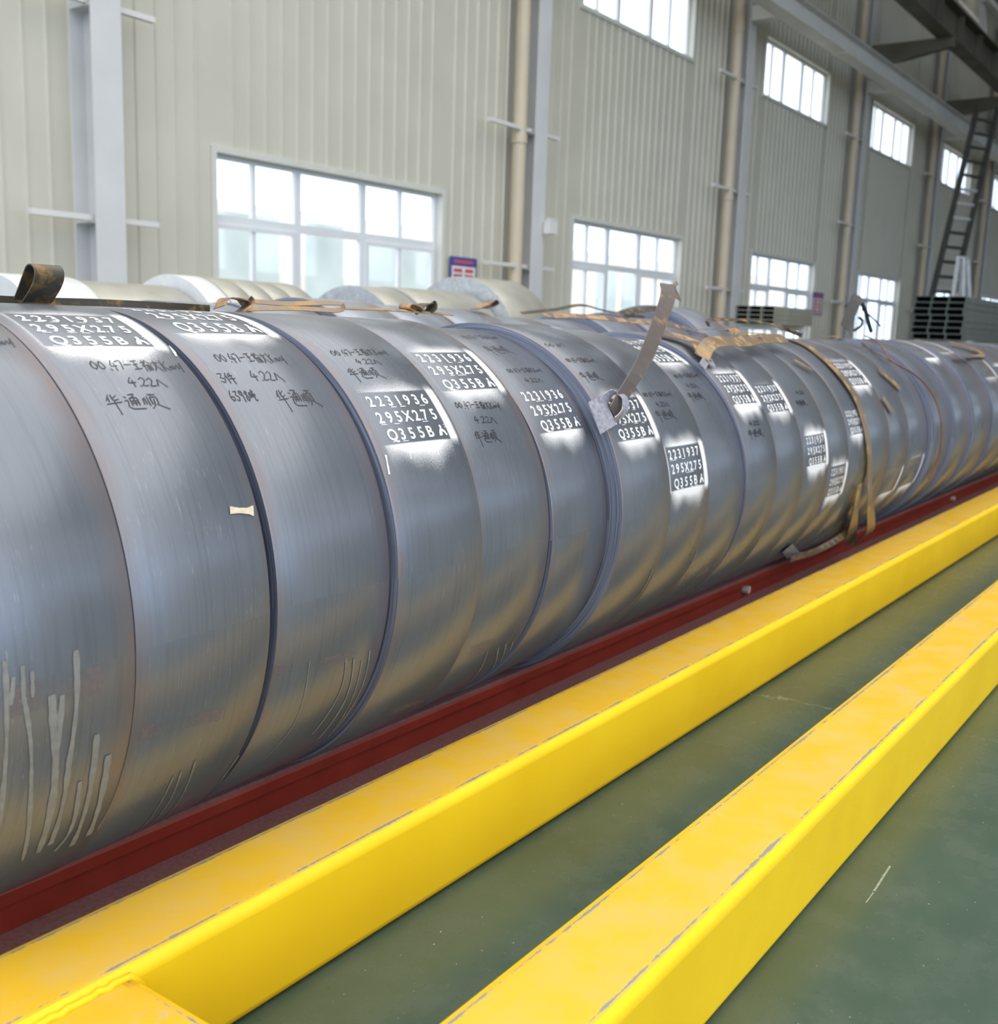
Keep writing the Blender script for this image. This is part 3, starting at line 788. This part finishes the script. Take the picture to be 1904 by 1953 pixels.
block(14, (1635, 690), (1660, 733), top=.6, bottom=.9, strength=.7)
block(15, (1715, 895), (1700, 935), top=.3, bottom=.9, strength=.5, faint=True)
block(16, (1752, 872), (1738, 920), top=.5, bottom=1.0, strength=.5, faint=True)
block(18, (1742, 650), (1778, 683), top=.6, bottom=1., strength=.5, faint=True)
block(19, (1772, 649), (1800, 672), top=.5, bottom=.4, strength=.5, faint=True)
block(20, (1846, 690), (1868, 722), top=.5, bottom=.5, strength=.5, faint=True)
block(21, (1875, 700), (1893, 745), top=.9, bottom=1., strength=.5, faint=True)
L1 = '00.47-王输文Kmy'
scrawl(coils[1], coils[1].root, [(L1, (180, 707), (358, 712), 22), ('4.22八', (250, 738), (325, 742), 20), ('华通顺', (212, 782), (318, 782), 30)])
scrawl(coils[2], coils[2].root, [(L1, (418, 692), (552, 694), 20), ('3件', (425, 732), (458, 732), 22), ('4.22八', (485, 727), (550, 732), 22), ('6398吨', (445, 767), (497, 767), 24), ('华通顺', (540, 775), (612, 776), 32)])
scrawl(coils[3], coils[3].root, [(L1, (638, 680), (742, 676), 14), ('4.22八', (684, 695), (732, 697), 12), ('华通顺', (674, 722), (732, 720), 20)])
scrawl(coils[4], coils[4].root, [(L1, (872, 780), (960, 786), 16), ('4.22八', (908, 808), (952, 812), 16), ('华通顺', (912, 845), (955, 845), 24)])
scrawl(coils[5], coils[5].root, [(L1, (893, 648), (955, 646), 9), ('华通顺', (938, 674), (980, 674), 14), (L1, (972, 712), (1036, 710), 10), ('4.22八', (1005, 730), (1040, 731), 10)])
scrawl(coils[6], coils[6].root, [('00.47', (1045, 662), (1085, 664), 8), (L1, (1085, 692), (1138, 692), 10), ('华通顺', (1115, 725), (1150, 726), 16)], wd=.0021)
scrawl(coils[7], coils[7].root, [(L1, (1230, 758), (1283, 757), 11), ('4.22八', (1254, 776), (1280, 778), 11), ('华通顺', (1256, 800), (1290, 800), 18)], wd=.0022)
scrawl(coils[8], coils[8].root, [(L1, (1290, 722), (1334, 718), 9), ('4.22八', (1313, 740), (1335, 740), 9), ('华通顺', (1318, 762), (1344, 762), 13)], wd=.0025)
scrawl(coils[9], coils[9].root, [('华通顺', (1430, 834), (1456, 832), 14), ('4.22', (1430, 812), (1450, 812), 9)], wd=.0035)
scrawl(coils[11], coils[11].root, [('华通顺', (1522, 774), (1538, 772), 10), ('4.22', (1520, 752), (1535, 752), 7)], wd=.004)
scrawl(coils[0], coils[0].root, [('文Kmy', (-30, 660), (32, 660), 18)])
# runs of pale paint from the stencils, dried drips and faint streaks low on the coils
def runs(i, specs, name, m, lift=.0011):
    c = coils[i]
    for pts, wd in specs:
        d = Deco(c, lift); P = [c.hit(*p) for p in pts]; P = [(u, t*c.R) for u, t in P]
        Q = catmull([Vector((u, v, 0)) for u, v in P], 5)
        N = len(Q)
        for k in range(N-1):
            a, b = Q[k], Q[k+1]; f0, f1 = [(.72+.16*math.sin(q_*.7+i)+.12*math.sin(q_*2.3+wd*900)) for q_ in (k, k+1)]; w0, w1 = wd*f0, wd*f1
            dx, dy = b.x-a.x, b.y-a.y; L = math.hypot(dx, dy) or 1; nx, ny = -dy/L, dx/L
            d.add([(a.x+nx*w0/2, a.y+ny*w0/2), (a.x-nx*w0/2, a.y-ny*w0/2), (b.x-nx*w1/2, b.y-ny*w1/2), (b.x+nx*w1/2, b.y+ny*w1/2)], [(0, 1, 2, 3)])
        o = d.build(name, m, c.root)
    return o
runs(0, [
 ([(45, 1330), (58, 1420), (58, 1520), (42, 1640)], .009), ([(98, 1325), (102, 1410), (103, 1500), (72, 1625)], .015), ([(118, 1325), (110, 1420), (106, 1475)], .011),
 ([(144, 1240), (146, 1330), (132, 1450), (122, 1520), (95, 1610)], .012), ([(152, 1490), (135, 1580), (104, 1622)], .010), ([(184, 1400), (172, 1500), (136, 1612)], .013),
 ([(206, 1440), (190, 1530), (168, 1592)], .014), ([(252, 1405), (236, 1480), (206, 1550), (188, 1580)], .010), ([(8, 1260), (12, 1380), (6, 1500), (-4, 1580)], .010),
 ([(25, 1290), (20, 1345)], .008), ([(42, 1270), (44, 1340)], .008), ([(60, 1280), (62, 1330)], .007)], 'dried_drip', M['drip'])
runs(1, [([(330, 1480), (300, 1540), (240, 1600)], .005), ([(345, 1470), (318, 1535), (255, 1592)], .005), ([(372, 1450), (345, 1520), (285, 1580)], .005), ([(455, 1440), (420, 1490), (370, 1540)], .006)], 'pale_streak', M['dripfaint'])
runs(2, [([(660, 1255), (648, 1320), (595, 1400)], .005), ([(675, 1255), (660, 1330), (605, 1410)], .006), ([(690, 1260), (672, 1330), (625, 1405)], .004), ([(705, 1240), (690, 1310), (640, 1390)], .004), ([(590, 1260), (560, 1380), (500, 1450)], .003)], 'pale_streak', M['drip'])
runs(4, [([(930, 1240), (905, 1290), (850, 1340)], .006), ([(950, 1235), (925, 1290), (870, 1335)], .007), ([(965, 1228), (940, 1280), (890, 1325)], .007), ([(978, 1222), (955, 1270), (905, 1315)], .006)], 'pale_streak', M['drip'])
for i, pts in ((8, [(1345, 1075), (1320, 1110), (1290, 1135)]), (7, [(1330, 1050), (1305, 1095), (1255, 1145)]), (6, [(1245, 1085), (1215, 1140), (1160, 1185)]), (9, [(1470, 1030), (1440, 1075), (1400, 1110)])):
    runs(i, [(pts, .008)], 'pale_streak', M['dripfaint'])
runs(1, [([(232, 678), (240, 694)], .006), ([(255, 670), (258, 680)], .005), ([(325, 660), (336, 680)], .008)], 'paint_run', M['spray'])
runs(3, [([(735, 868), (742, 905)], .008), ([(780, 862), (784, 875)], .004), ([(832, 852), (836, 868)], .005)], 'paint_run', M['spray'])
# scuffed ends of the outer lap: thin raised strip across the coil, low on the front
def lap(i, a, b, hgt, name='strip_end'):
    c = coils[i]; d = Deco(c, .0008); ua, ta = c.hit(*a); ub, tb = c.hit(*b); nu = 40; P, A = [], []
    for j in range(9):
        for k in range(nu+1):
            f = k/nu; v = ta*c.R+(tb-ta)*c.R*f
            P.append((ua+(ub-ua)*f, v-hgt*j/8)); A.append((.50 if 0 < j < 8 else .40)*(1 if .04 < f < .96 else .6)*(.85+.2*math.sin(f*9+i)))
    d.add(P, [(j*(nu+1)+k, j*(nu+1)+k+1, (j+1)*(nu+1)+k+1, (j+1)*(nu+1)+k) for j in range(8) for k in range(nu)]); d.A = A
    d.build(name, M['scuff'], c.root)
lap(0, (0, 1315), (200, 1265), .045); lap(1, (262, 1385), (440, 1345), .028); lap(2, (515, 1270), (700, 1235), .024); lap(4, (880, 1235), (985, 1205), .045); lap(3, (690, 1370), (845, 1318), .03)
lap(8, (1308, 1095), (1368, 1075), .04)
# tan scrap on the second coil
d = Deco(coils[1], .002)
P = [coils[1].hit(*p) for p in ((437, 966), (455, 969), (470, 969), (482, 964), (483, 985), (474, 981), (455, 979), (438, 981))]
d.poly([(u, t*coils[1].R) for u, t in P]); o = d.build('tape_scrap', M['tan'], coils[1].root); o['label'] = 'tan tape scrap'

# second and third rows behind: only their tops show
def back_coil(x, w_, R, y, ztop, m, em, lab, grp, name='steel_coil'):
    zc = CAMH+ztop-R
    root = empty(name, (x, y, zc-R), lab, 'steel coil', grp)
    c = Coil(x, w_, R, y, zc); me, me2 = body_mesh(c, 96)
    obj('outer_wrap', me, m, root); obj('wound_edge', me2, em, root); c.root = root; return c
ROWB = [(1.5, .54, .50, .045), (2.06, .34, .495, .040), (2.42, .30, .50, .055), (2.74, .34, .49, .060), (3.10, .36, .50, .092), (3.48, .34, .505, .082), (3.84, .40, .50, .080), (4.26, .44, .505, .052), (4.72, .40, .50, .05), (5.14, .42, .50, .088), (5.58, .50, .50, .104), (6.10, .42, .52, .165), (6.56, .50, .505, .07)]
BL = ['behind the upright strap loop', 'with the blue-grey end band right of the strap loop', 'behind the top of the second front coil', 'behind the third front coil', 'under the rusty orange strap lines', 'with a dark purple end arc under the nearest window', 'beside the small twin strap loops', 'right of the twin strap loops', 'below the wall lamp', 'left part below the second window', 'middle part below the second window', 'tallest one, below the right end of the second window', 'last one before the small tube stack']
backs = []
for (x, w_, R, zt), lb in zip(ROWB, BL):
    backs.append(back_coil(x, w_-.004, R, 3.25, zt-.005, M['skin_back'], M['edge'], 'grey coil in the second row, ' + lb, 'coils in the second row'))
lowb = min(c.z-c.R for c in backs)
tag(obj('coil_skid', boxes((1.3, 7.3, 3.1, 3.4, 0, lowb)), M['red']), 'red skid under the second row of coils', 'skid')
ROWC = [(3.02, .42, .50, .182, 'wrap'), (3.45, .62, .50, .168, 'galv'), (4.10, .17, .50, .235, 'wrap'), (4.275, .17, .50, .235, 'galv'), (4.45, .17, .50, .233, 'galv'), (4.625, .17, .50, .231, 'galv'), (4.80, .19, .50, .229, 'galv'), (5.62, .35, .52, .245, 'galv'), (5.98, .85, .52, .255, 'galv'), (6.86, .58, .58, .375, 'galv')]
CL = ['white wrapped coil at the far left, left of the strap loop', 'pale galvanised coil behind the strap loop, between two white wrapped ones', 'white wrapped coil end leading the banded group under the nearest window',
      'pale coil, first right of the white wrapped end', 'pale coil, second right of the white wrapped end', 'pale coil, third right of the white wrapped end', 'pale coil, last of the banded group under the nearest window',
      'pale coil with a grey arched end below the middle of the nearest window', 'wide pale coil between the grey arched end and the tallest pale coil', 'tallest pale coil with shiny arched end below the blue notice board']
for (x, w_, R, zt, mk), lb in zip(ROWC, CL):
    backs.append(back_coil(x, w_-.006, R, 5.33, zt, M['wrap' if mk == 'wrap' else 'galv'], M['wrap'] if x in (4.10, 3.02) else M['galv_edge'], lb, 'pale coils in the third row'))
lowc = min(c.z-c.R for c in backs[13:])
tag(obj('timber_bearer', boxes((2.9, 7.6, 5.2, 5.46, 0, lowc)), M['timber']), 'timber bearer under the pale coils of the third row', 'bearer')

# ------------------------------------------------------------------ straps, seals, wire
def strap(name, pts, wd, width, thick, m, lab, sub=6, cat='strap'):
    o = obj(name, ribbon(pts, wd, width, thick, sub), M[m], smooth=False); return tag(o, lab, cat, None)
X_, Y_, Z_ = Vector((1, 0, 0)), Vector((0, 1, 0)), Vector((0, 0, 1))
def oncoil(i, px, py, lift=.004):
    c = coils[i]; u, t = c.hit(px, py); return c.world(u, t, lift)
# the upright loop on the crown of the first two coils and the flat strap behind it
base = coils[1].world(.0, math.radians(97), 0)
yb = 1.93
def L(px, py, y=yb): return at(px, py, y)
XLP = at(62, 577, 1.90).x + .025
strap('strap_loop', [atx(u+18, v, XLP) for u, v in ((52, 577), (60, 565), (70, 548), (76, 530), (75, 514), (68, 506), (60, 510), (52, 530), (44, 552), (36, 572))],
      X_, .060, .0022, 'strap_dark', 'dark rusty strap bent into an upright loop on the nearest coils')
strap('steel_strap', [at(-60, 568, 1.99), at(60, 574, 1.99), at(180, 577, 2.0), at(290, 582, 2.0), at(400, 588, 2.02)], Z_, .015, .002, 'strap_dark', 'dark flat strap lying along the crown of the two nearest coils')
strap('steel_strap', [at(418, 586, 1.93), at(430, 570, 1.93), at(455, 571, 1.93), at(468, 580, 1.93), at(459, 597, 1.90)], (X_*.35+Y_).normalized(), .055, .002, 'strap_rust', 'rusty strap stub curled over the crown of the third coil')
strap('steel_strap', [at(455, 572, 1.95), at(540, 579, 1.95), at(640, 578, 1.94), at(655, 585, 1.93), at(640, 592, 1.92), at(560, 588, 1.93), at(470, 589, 1.94)], (Z_+Y_*.8).normalized(), .013, .002, 'strap_tan', 'orange-brown strap folded back on itself above the fourth coil')
strap('steel_strap', [at(655, 588, 1.95), at(760, 592, 1.95), at(860, 600, 1.94)], (Y_+Z_*.3).normalized(), .02, .002, 'strap_tan', 'thin straight strap lying above the fifth coil')
strap('strap_loop', [at(783, 594, 1.96), at(772, 588, 1.96), at(776, 580, 1.96), at(790, 584, 1.96), at(802, 596, 1.95)], Y_, .04, .002, 'strap_rust', 'left one of the two small strap curls above the fifth coil')
strap('strap_loop', [at(790, 592, 1.97), at(808, 580, 1.97), at(820, 580, 1.97), at(822, 590, 1.96), at(812, 597, 1.96)], Y_, .04, .002, 'strap_dark', 'right one of the two small strap curls above the fifth coil')
strap('steel_strap', [at(905, 590, 3.12), at(930, 578, 3.12), at(940, 572, 3.12), at(944, 580, 3.12), at(925, 588, 3.12)], Y_, .05, .003, 'strap_rust', 'rusty curl with orange end on the second row below the notice board')
strap('steel_strap', [at(995, 597, 3.10), at(1060, 590, 3.10), at(1110, 582, 3.10), at(1160, 594, 3.10), at(1230, 604, 3.10)], (Y_+Z_*.6).normalized(), .022, .002, 'strap_dark', 'dark springy strap arching below the second window')
strap('steel_strap', [at(1040, 602, 2.1), at(1120, 604, 2.1), at(1200, 612, 2.08), at(1290, 622, 2.05), at(1350, 640, 2.0)], (Y_+Z_*.6).normalized(), .03, .002, 'strap_rust', 'brown strap trailing along the crowns of the seventh to ninth coils')
strap('steel_strap', [at(1190, 597, 3.12), at(1250, 588, 3.12), at(1262, 592, 3.12), at(1300, 612, 3.10)], (Y_+Z_*.5).normalized(), .05, .003, 'strap_dark', 'dark peaked strap below the right end of the second window')
strap('steel_strap', [at(1352, 622, 1.97), at(1356, 610, 1.97), at(1420, 611, 1.96), at(1470, 618, 1.95), at(1530, 640, 1.80)], (Y_+Z_*.6).normalized(), .02, .002, 'strap_dark', 'black strap lying above the tenth coil, below the small tube stack')
# bent strap standing from its seal plate on the sixth and seventh coils
pA = oncoil(6, 1165, 800, .015)
n6 = Vector((0, -math.cos(.55), math.sin(.55)))
ps = empty('strap_tail', oncoil(6, 1155, 800, .01), 'broad rust-grey strap tail standing up from a grey seal plate on the seventh coil', 'strap')
def rel(e, pts): return [p - e.location for p in pts]
up_pts = [oncoil(6, 1162, 792, .012), oncoil(6, 1168, 772, .035), oncoil(6, 1190, 722, .10), oncoil(6, 1222, 665, .17), oncoil(6, 1238, 643, .18), oncoil(6, 1256, 637, .165), oncoil(6, 1262, 642, .14)]
obj('strap_blade', ribbon(rel(ps, up_pts), X_, .052, .0022, 6), M['strap_grey'], ps)
curl = [oncoil(6, 1140, 775, .012), oncoil(6, 1155, 762, .03), oncoil(6, 1168, 775, .045), oncoil(6, 1172, 795, .035), oncoil(6, 1166, 806, .012)]
obj('strap_curl', ribbon(rel(ps, curl), X_, .03, .002, 6), M['seal'], ps)
bm = bmesh.new()
q = [oncoil(6, u, v, .010) - ps.location for u, v in ((1117, 772), (1143, 760), (1168, 815), (1140, 832))]
vs = [bm.verts.new(p) for p in q]; bm.faces.new(vs)
r_ = bmesh.ops.extrude_face_region(bm, geom=bm.faces[:]); bmesh.ops.translate(bm, vec=(0, -.004, .004), verts=[g_ for g_ in r_['geom'] if isinstance(g_, bmesh.types.BMVert)])
bmesh.ops.recalc_face_normals(bm, faces=bm.faces[:])
obj('seal_plate', bm, M['seal'], ps)
# folded straps above the tenth and eleventh coils
strap('steel_strap', [oncoil(9, 1240, 640, .02), oncoil(9, 1300, 655, .02), oncoil(9, 1325, 672, .03), oncoil(9, 1336, 690, .02)], [(X_+Z_*.1).normalized()]*4, .07, .002, 'strap_rust', 'broad brown strap bending down to the stencil of the tenth coil')
strap('steel_strap', [oncoil(9, 1332, 690, .02), oncoil(9, 1345, 676, .05), oncoil(10, 1400, 676, .055), oncoil(10, 1440, 668, .05), oncoil(11, 1488, 664, .045)], [Z_*.6+Y_*.8]*5, .055, .002, 'strap_tan', 'folded rusty strap lying across the shoulders of the tenth to twelfth coils')
sp = empty('strap_seal', oncoil(9, 1345, 690, .01), 'small bluish seal under the fold of the rusty strap on the tenth coil', 'seal')
obj('seal_band', ribbon(rel(sp, [oncoil(9, 1335, 704, .012), oncoil(9, 1345, 692, .02), oncoil(9, 1356, 704, .012)]), X_, .03, .003, 5), M['seal'], sp)
strap('steel_strap', [oncoil(10, 1305, 632, .02), oncoil(10, 1380, 643, .03), oncoil(10, 1420, 660, .04), oncoil(10, 1440, 668, .06)], (X_*.5+Y_).normalized(), .03, .002, 'strap_rust', 'thin brown strap running into the folded strap from behind')
# long strap from the crown over the twelfth to fourteenth coils, loop at the foot
lp = empty('hanging_strap', oncoil(13, 1650, 850, .01), 'long tan strap curving down over the far coils and ending in a hanging loop', 'strap')
c13 = coils[13]
path = [oncoil(11, 1430, 613, .02), oncoil(11, 1475, 632, .012), oncoil(12, 1530, 660, .012), oncoil(13, 1590, 710, .014), oncoil(14, 1632, 770, .012), oncoil(14, 1652, 850, .012), oncoil(14, 1650, 905, .02), oncoil(14, 1640, 950, .05), oncoil(14, 1640, 990, .07), oncoil(14, 1632, 1015, .06), oncoil(14, 1618, 1014, .05), oncoil(14, 1614, 995, .04), oncoil(14, 1622, 960, .03), oncoil(14, 1634, 922, .015)]
wds = [(X_*.6+Y_*.6).normalized()]*2 + [X_]*12
obj('strap_band', ribbon(rel(lp, path), wds, .058, .0025, 7), M['strap_tan'], lp)
tail = [oncoil(13, 1622, 985, .03), oncoil(13, 1600, 1012, .03), oncoil(12, 1550, 1040, .03), oncoil(12, 1520, 1056, .02), oncoil(12, 1505, 1060, .02)]
obj('strap_tail', ribbon(rel(lp, tail), Z_, .03, .0025, 6), M['strap_tan'], lp)
bm = bmesh.new(); q = [oncoil(12, u, v, .012) - lp.location for u, v in ((1488, 1050), (1506, 1034), (1522, 1050), (1504, 1070))]
bm.faces.new([bm.verts.new(p) for p in q]); r_ = bmesh.ops.extrude_face_region(bm, geom=bm.faces[:]); bmesh.ops.translate(bm, vec=(0, -.004, .002), verts=[g_ for g_ in r_['geom'] if isinstance(g_, bmesh.types.BMVert)])
bmesh.ops.recalc_face_normals(bm, faces=bm.faces[:]); o = obj('seal_plate', bm, M['seal'], lp); o['label'] = 'grey seal plate'
# slivers and small straps on the far coils
for (i, pts, wd_, m_, lb) in (
  (11, [(1512, 692), (1530, 702), (1545, 710)], .02, 'strap_tan', 'short rusty sliver on the twelfth coil'),
  (15, [(1675, 712), (1695, 728), (1712, 744)], .035, 'strap_tan', 'upper one of two leaf-shaped slivers on the sixteenth coil'),
  (15, [(1680, 762), (1690, 776), (1698, 788)], .035, 'strap_tan', 'lower one of two leaf-shaped slivers on the sixteenth coil'),
  (15, [(1568, 641), (1600, 645), (1640, 652), (1690, 668)], .03, 'strap_rust', 'brown strap on the crown of the sixteenth coil'),
  (16, [(1640, 655), (1672, 680), (1697, 694)], .015, 'strap_dark', 'thin dark strap edge above the upper sliver'),
  (19, [(1808, 660), (1836, 668), (1866, 678), (1862, 686), (1815, 688)], .04, 'strap_tan', 'small folded tan strap on the twentieth coil near the right frame edge')):
    strap('steel_strap', [oncoil(i, *p, .03 if i == 19 else .014) for p in pts], X_, wd_, .002, m_, lb)
bm = bmesh.new(); tube(bm, catmull([oncoil(17, *p, .02) for p in ((1650, 640), (1672, 660), (1697, 695), (1740, 720), (1772, 755), (1787, 800), (1788, 845), (1780, 880), (1765, 910))], 6), .0045, 6)
tag(obj('rusty_wire', bm, M['wire'], smooth=True), 'thin rust-red wire looping down over the far coils', 'wire')
# upright plate with black cable above the coils
pl = empty('strap_plate', at(1615, 622, 1.96), 'dark upright strap piece with a black cable above the sixteenth coil', 'strap')
obj('plate_blade', ribbon(rel(pl, [at(1612, 626, 1.96), at(1622, 600, 1.96), at(1632, 575, 1.96), at(1640, 566, 1.96)]), (X_*.9-Y_*.4).normalized(), .07, .003, 5), M['plate'], pl)
bm = bmesh.new(); tube(bm, catmull(rel(pl, [at(1638, 568, 1.96), at(1650, 590, 1.96), at(1656, 612, 1.96), at(1662, 632, 1.96)]), 6), .012, 8); obj('black_cable', bm, M['cable'], pl, smooth=True)
bm = bmesh.new(); tube(bm, catmull(rel(pl, [at(1645, 590, 1.96), at(1664, 606, 1.96), at(1680, 622, 1.96)]), 6), .005, 6); obj('thin_cable', bm, M['cable'], pl, smooth=True)
bm = bmesh.new(); tube(bm, catmull(rel(pl, [at(1630, 630, 1.96), at(1642, 622, 1.96), at(1645, 612, 1.96), at(1640, 606, 1.96)]), 6), .008, 6); obj('cable_loop', bm, M['cable'], pl, smooth=True)

# ------------------------------------------------------------------ tube stacks, ladders, rail
def tubes(px0, px1, py_top, X, nx, nz, ytop0, rowpx, lab, grp, jog=0., Ln=9., tm='tubeside'):
    a = atx(px0, py_top, X); b = atx(px1, py_top, X)
    wd = (a.y-b.y)/nx; y0 = b.y; zt = a.z
    h = rowpx
    first = None; n = 0
    names = {0: 'right', 1: 'middle', 2: 'left'}
    zb = zt - nz*h
    for r in range(nz):
        for k in range(nx):
            yy = y0+wd*k + (jog*((r*7) % 3-1)); z0 = zt-(r+1)*h
            lb = '%s tube, %s row down in the %s' % (names[k], ORD[r], lab)
            root = empty('steel_tube', (X, yy, z0), lb, 'tube', grp)
            if first is None:
                t_ = .005; bm = bmesh.new()
                w2, h2 = wd-.004, h-.003
                for bb in ((0, Ln, 0, w2, 0, t_), (0, Ln, 0, w2, h2-t_, h2), (0, Ln, 0, t_, t_, h2-t_), (0, Ln, w2-t_, w2, t_, h2-t_)): box(bm, *bb)
                o1 = obj('tube_wall', bm, M[tm], root)
                o2 = obj('bore_shade_panel', boxes((.10, .11, t_+.0005, w2-t_-.0005, t_+.0005, h2-t_-.0005)), M['bore_shade'], root); first = (o1, o2)  # added black panel stands in for the shade inside the tube
            else:
                for o in first:
                    c_ = o.copy(); COL.objects.link(c_); c_.parent = root
    return X, y0-abs(jog), y0+wd*nx+abs(jog), zb
s2 = tubes(1745, 1842, 564, 18.5, 3, 7, 0, .099, 'larger tube stack by the ladder', 'tubes in the larger stack', .012)
s1 = tubes(1403, 1478, 582, 18.0, 3, 4, 0, .078, 'small tube stack below the third window', 'tubes in the small stack', 0., 1.9, 'tubepale')
for (X, ya, yb2, zb), lb in ((s2, 'low steel trestle under the larger tube stack'), (s1, 'low steel trestle under the small tube stack')):
    r = empty('trestle', (X, ya, 0), lb, 'trestle')
    for xo in ((.5, 4.5, 8.3) if X > 18.2 else (.3, 1.6)):
        obj('trestle_beam', boxes((xo-.06, xo+.06, 0, yb2-ya, zb-.10, zb)), M['steelgrey'], r)
        for yy in (.05, yb2-ya-.13): obj('trestle_leg', boxes((xo-.04, xo+.04, yy, yy+.08, 0, zb-.101)), M['steelgrey'], r)
# leaning ladder
la = empty('ladder', (0, 0, 0), 'tall dark ladder leaning up to the beam at the far right', 'ladder')
def AL(u, v, Y=7.9): return at(u, v, Y)
Lf = AL(1775, 575); Lt = AL(1866, 200); zf = 0.0
dirv = (Lt-Lf).normalized(); Lf = Lf + dirv*((0.02-Lf.z)/dirv.z)
off = AL(1806, 560)-AL(1779, 560)
la.location = Lf
top = Lt-Lf; off = Vector((off.x*.55, -.35, 0))
for nm, o_ in (('rail', Vector()), ('rail', off)):
    bm = bmesh.new(); bar(bm, o_, top+o_, .12, .16); obj('ladder_rail', bm, M['ladder'], la)
nr = 19
for i in range(1, nr):
    p = top*(i/nr); bm = bmesh.new(); tube(bm, [p, p+off], .045, 8)
    o = obj('rung', bm, M['alu'] if i in (11, 12, 13) else M['ladder'], la)
# white step ladder
st = empty('step_ladder', at(1826, 560, 7.4)*1.0, 'small white A-frame step ladder behind the larger tube stack', 'ladder')
sl = st.location.copy(); st.location = (sl.x, sl.y, 0)
ht = at(1826, 492, 7.4).z
for sgn in (-1, 1):
    bm = bmesh.new(); bar(bm, (sgn*.75, 0, .01), (sgn*.22, 0, ht), .09, .12); obj('step_leg', bm, M['alu'], st)
    bm = bmesh.new(); bar(bm, (sgn*.75, -.5, .01), (sgn*.22, -.12, ht), .07, .10); obj('step_leg', bm, M['alu'], st)
for i in range(1, 6):
    f = i/6; bm = bmesh.new(); bar(bm, (-.75+.53*f, 0, ht*f), (.75-.53*f, 0, ht*f), .10, .05); obj('tread', bm, M['alu'], st)
obj('top_cap', boxes((-.26, .26, -.16, .06, ht, ht+.05)), M['alu'], st)
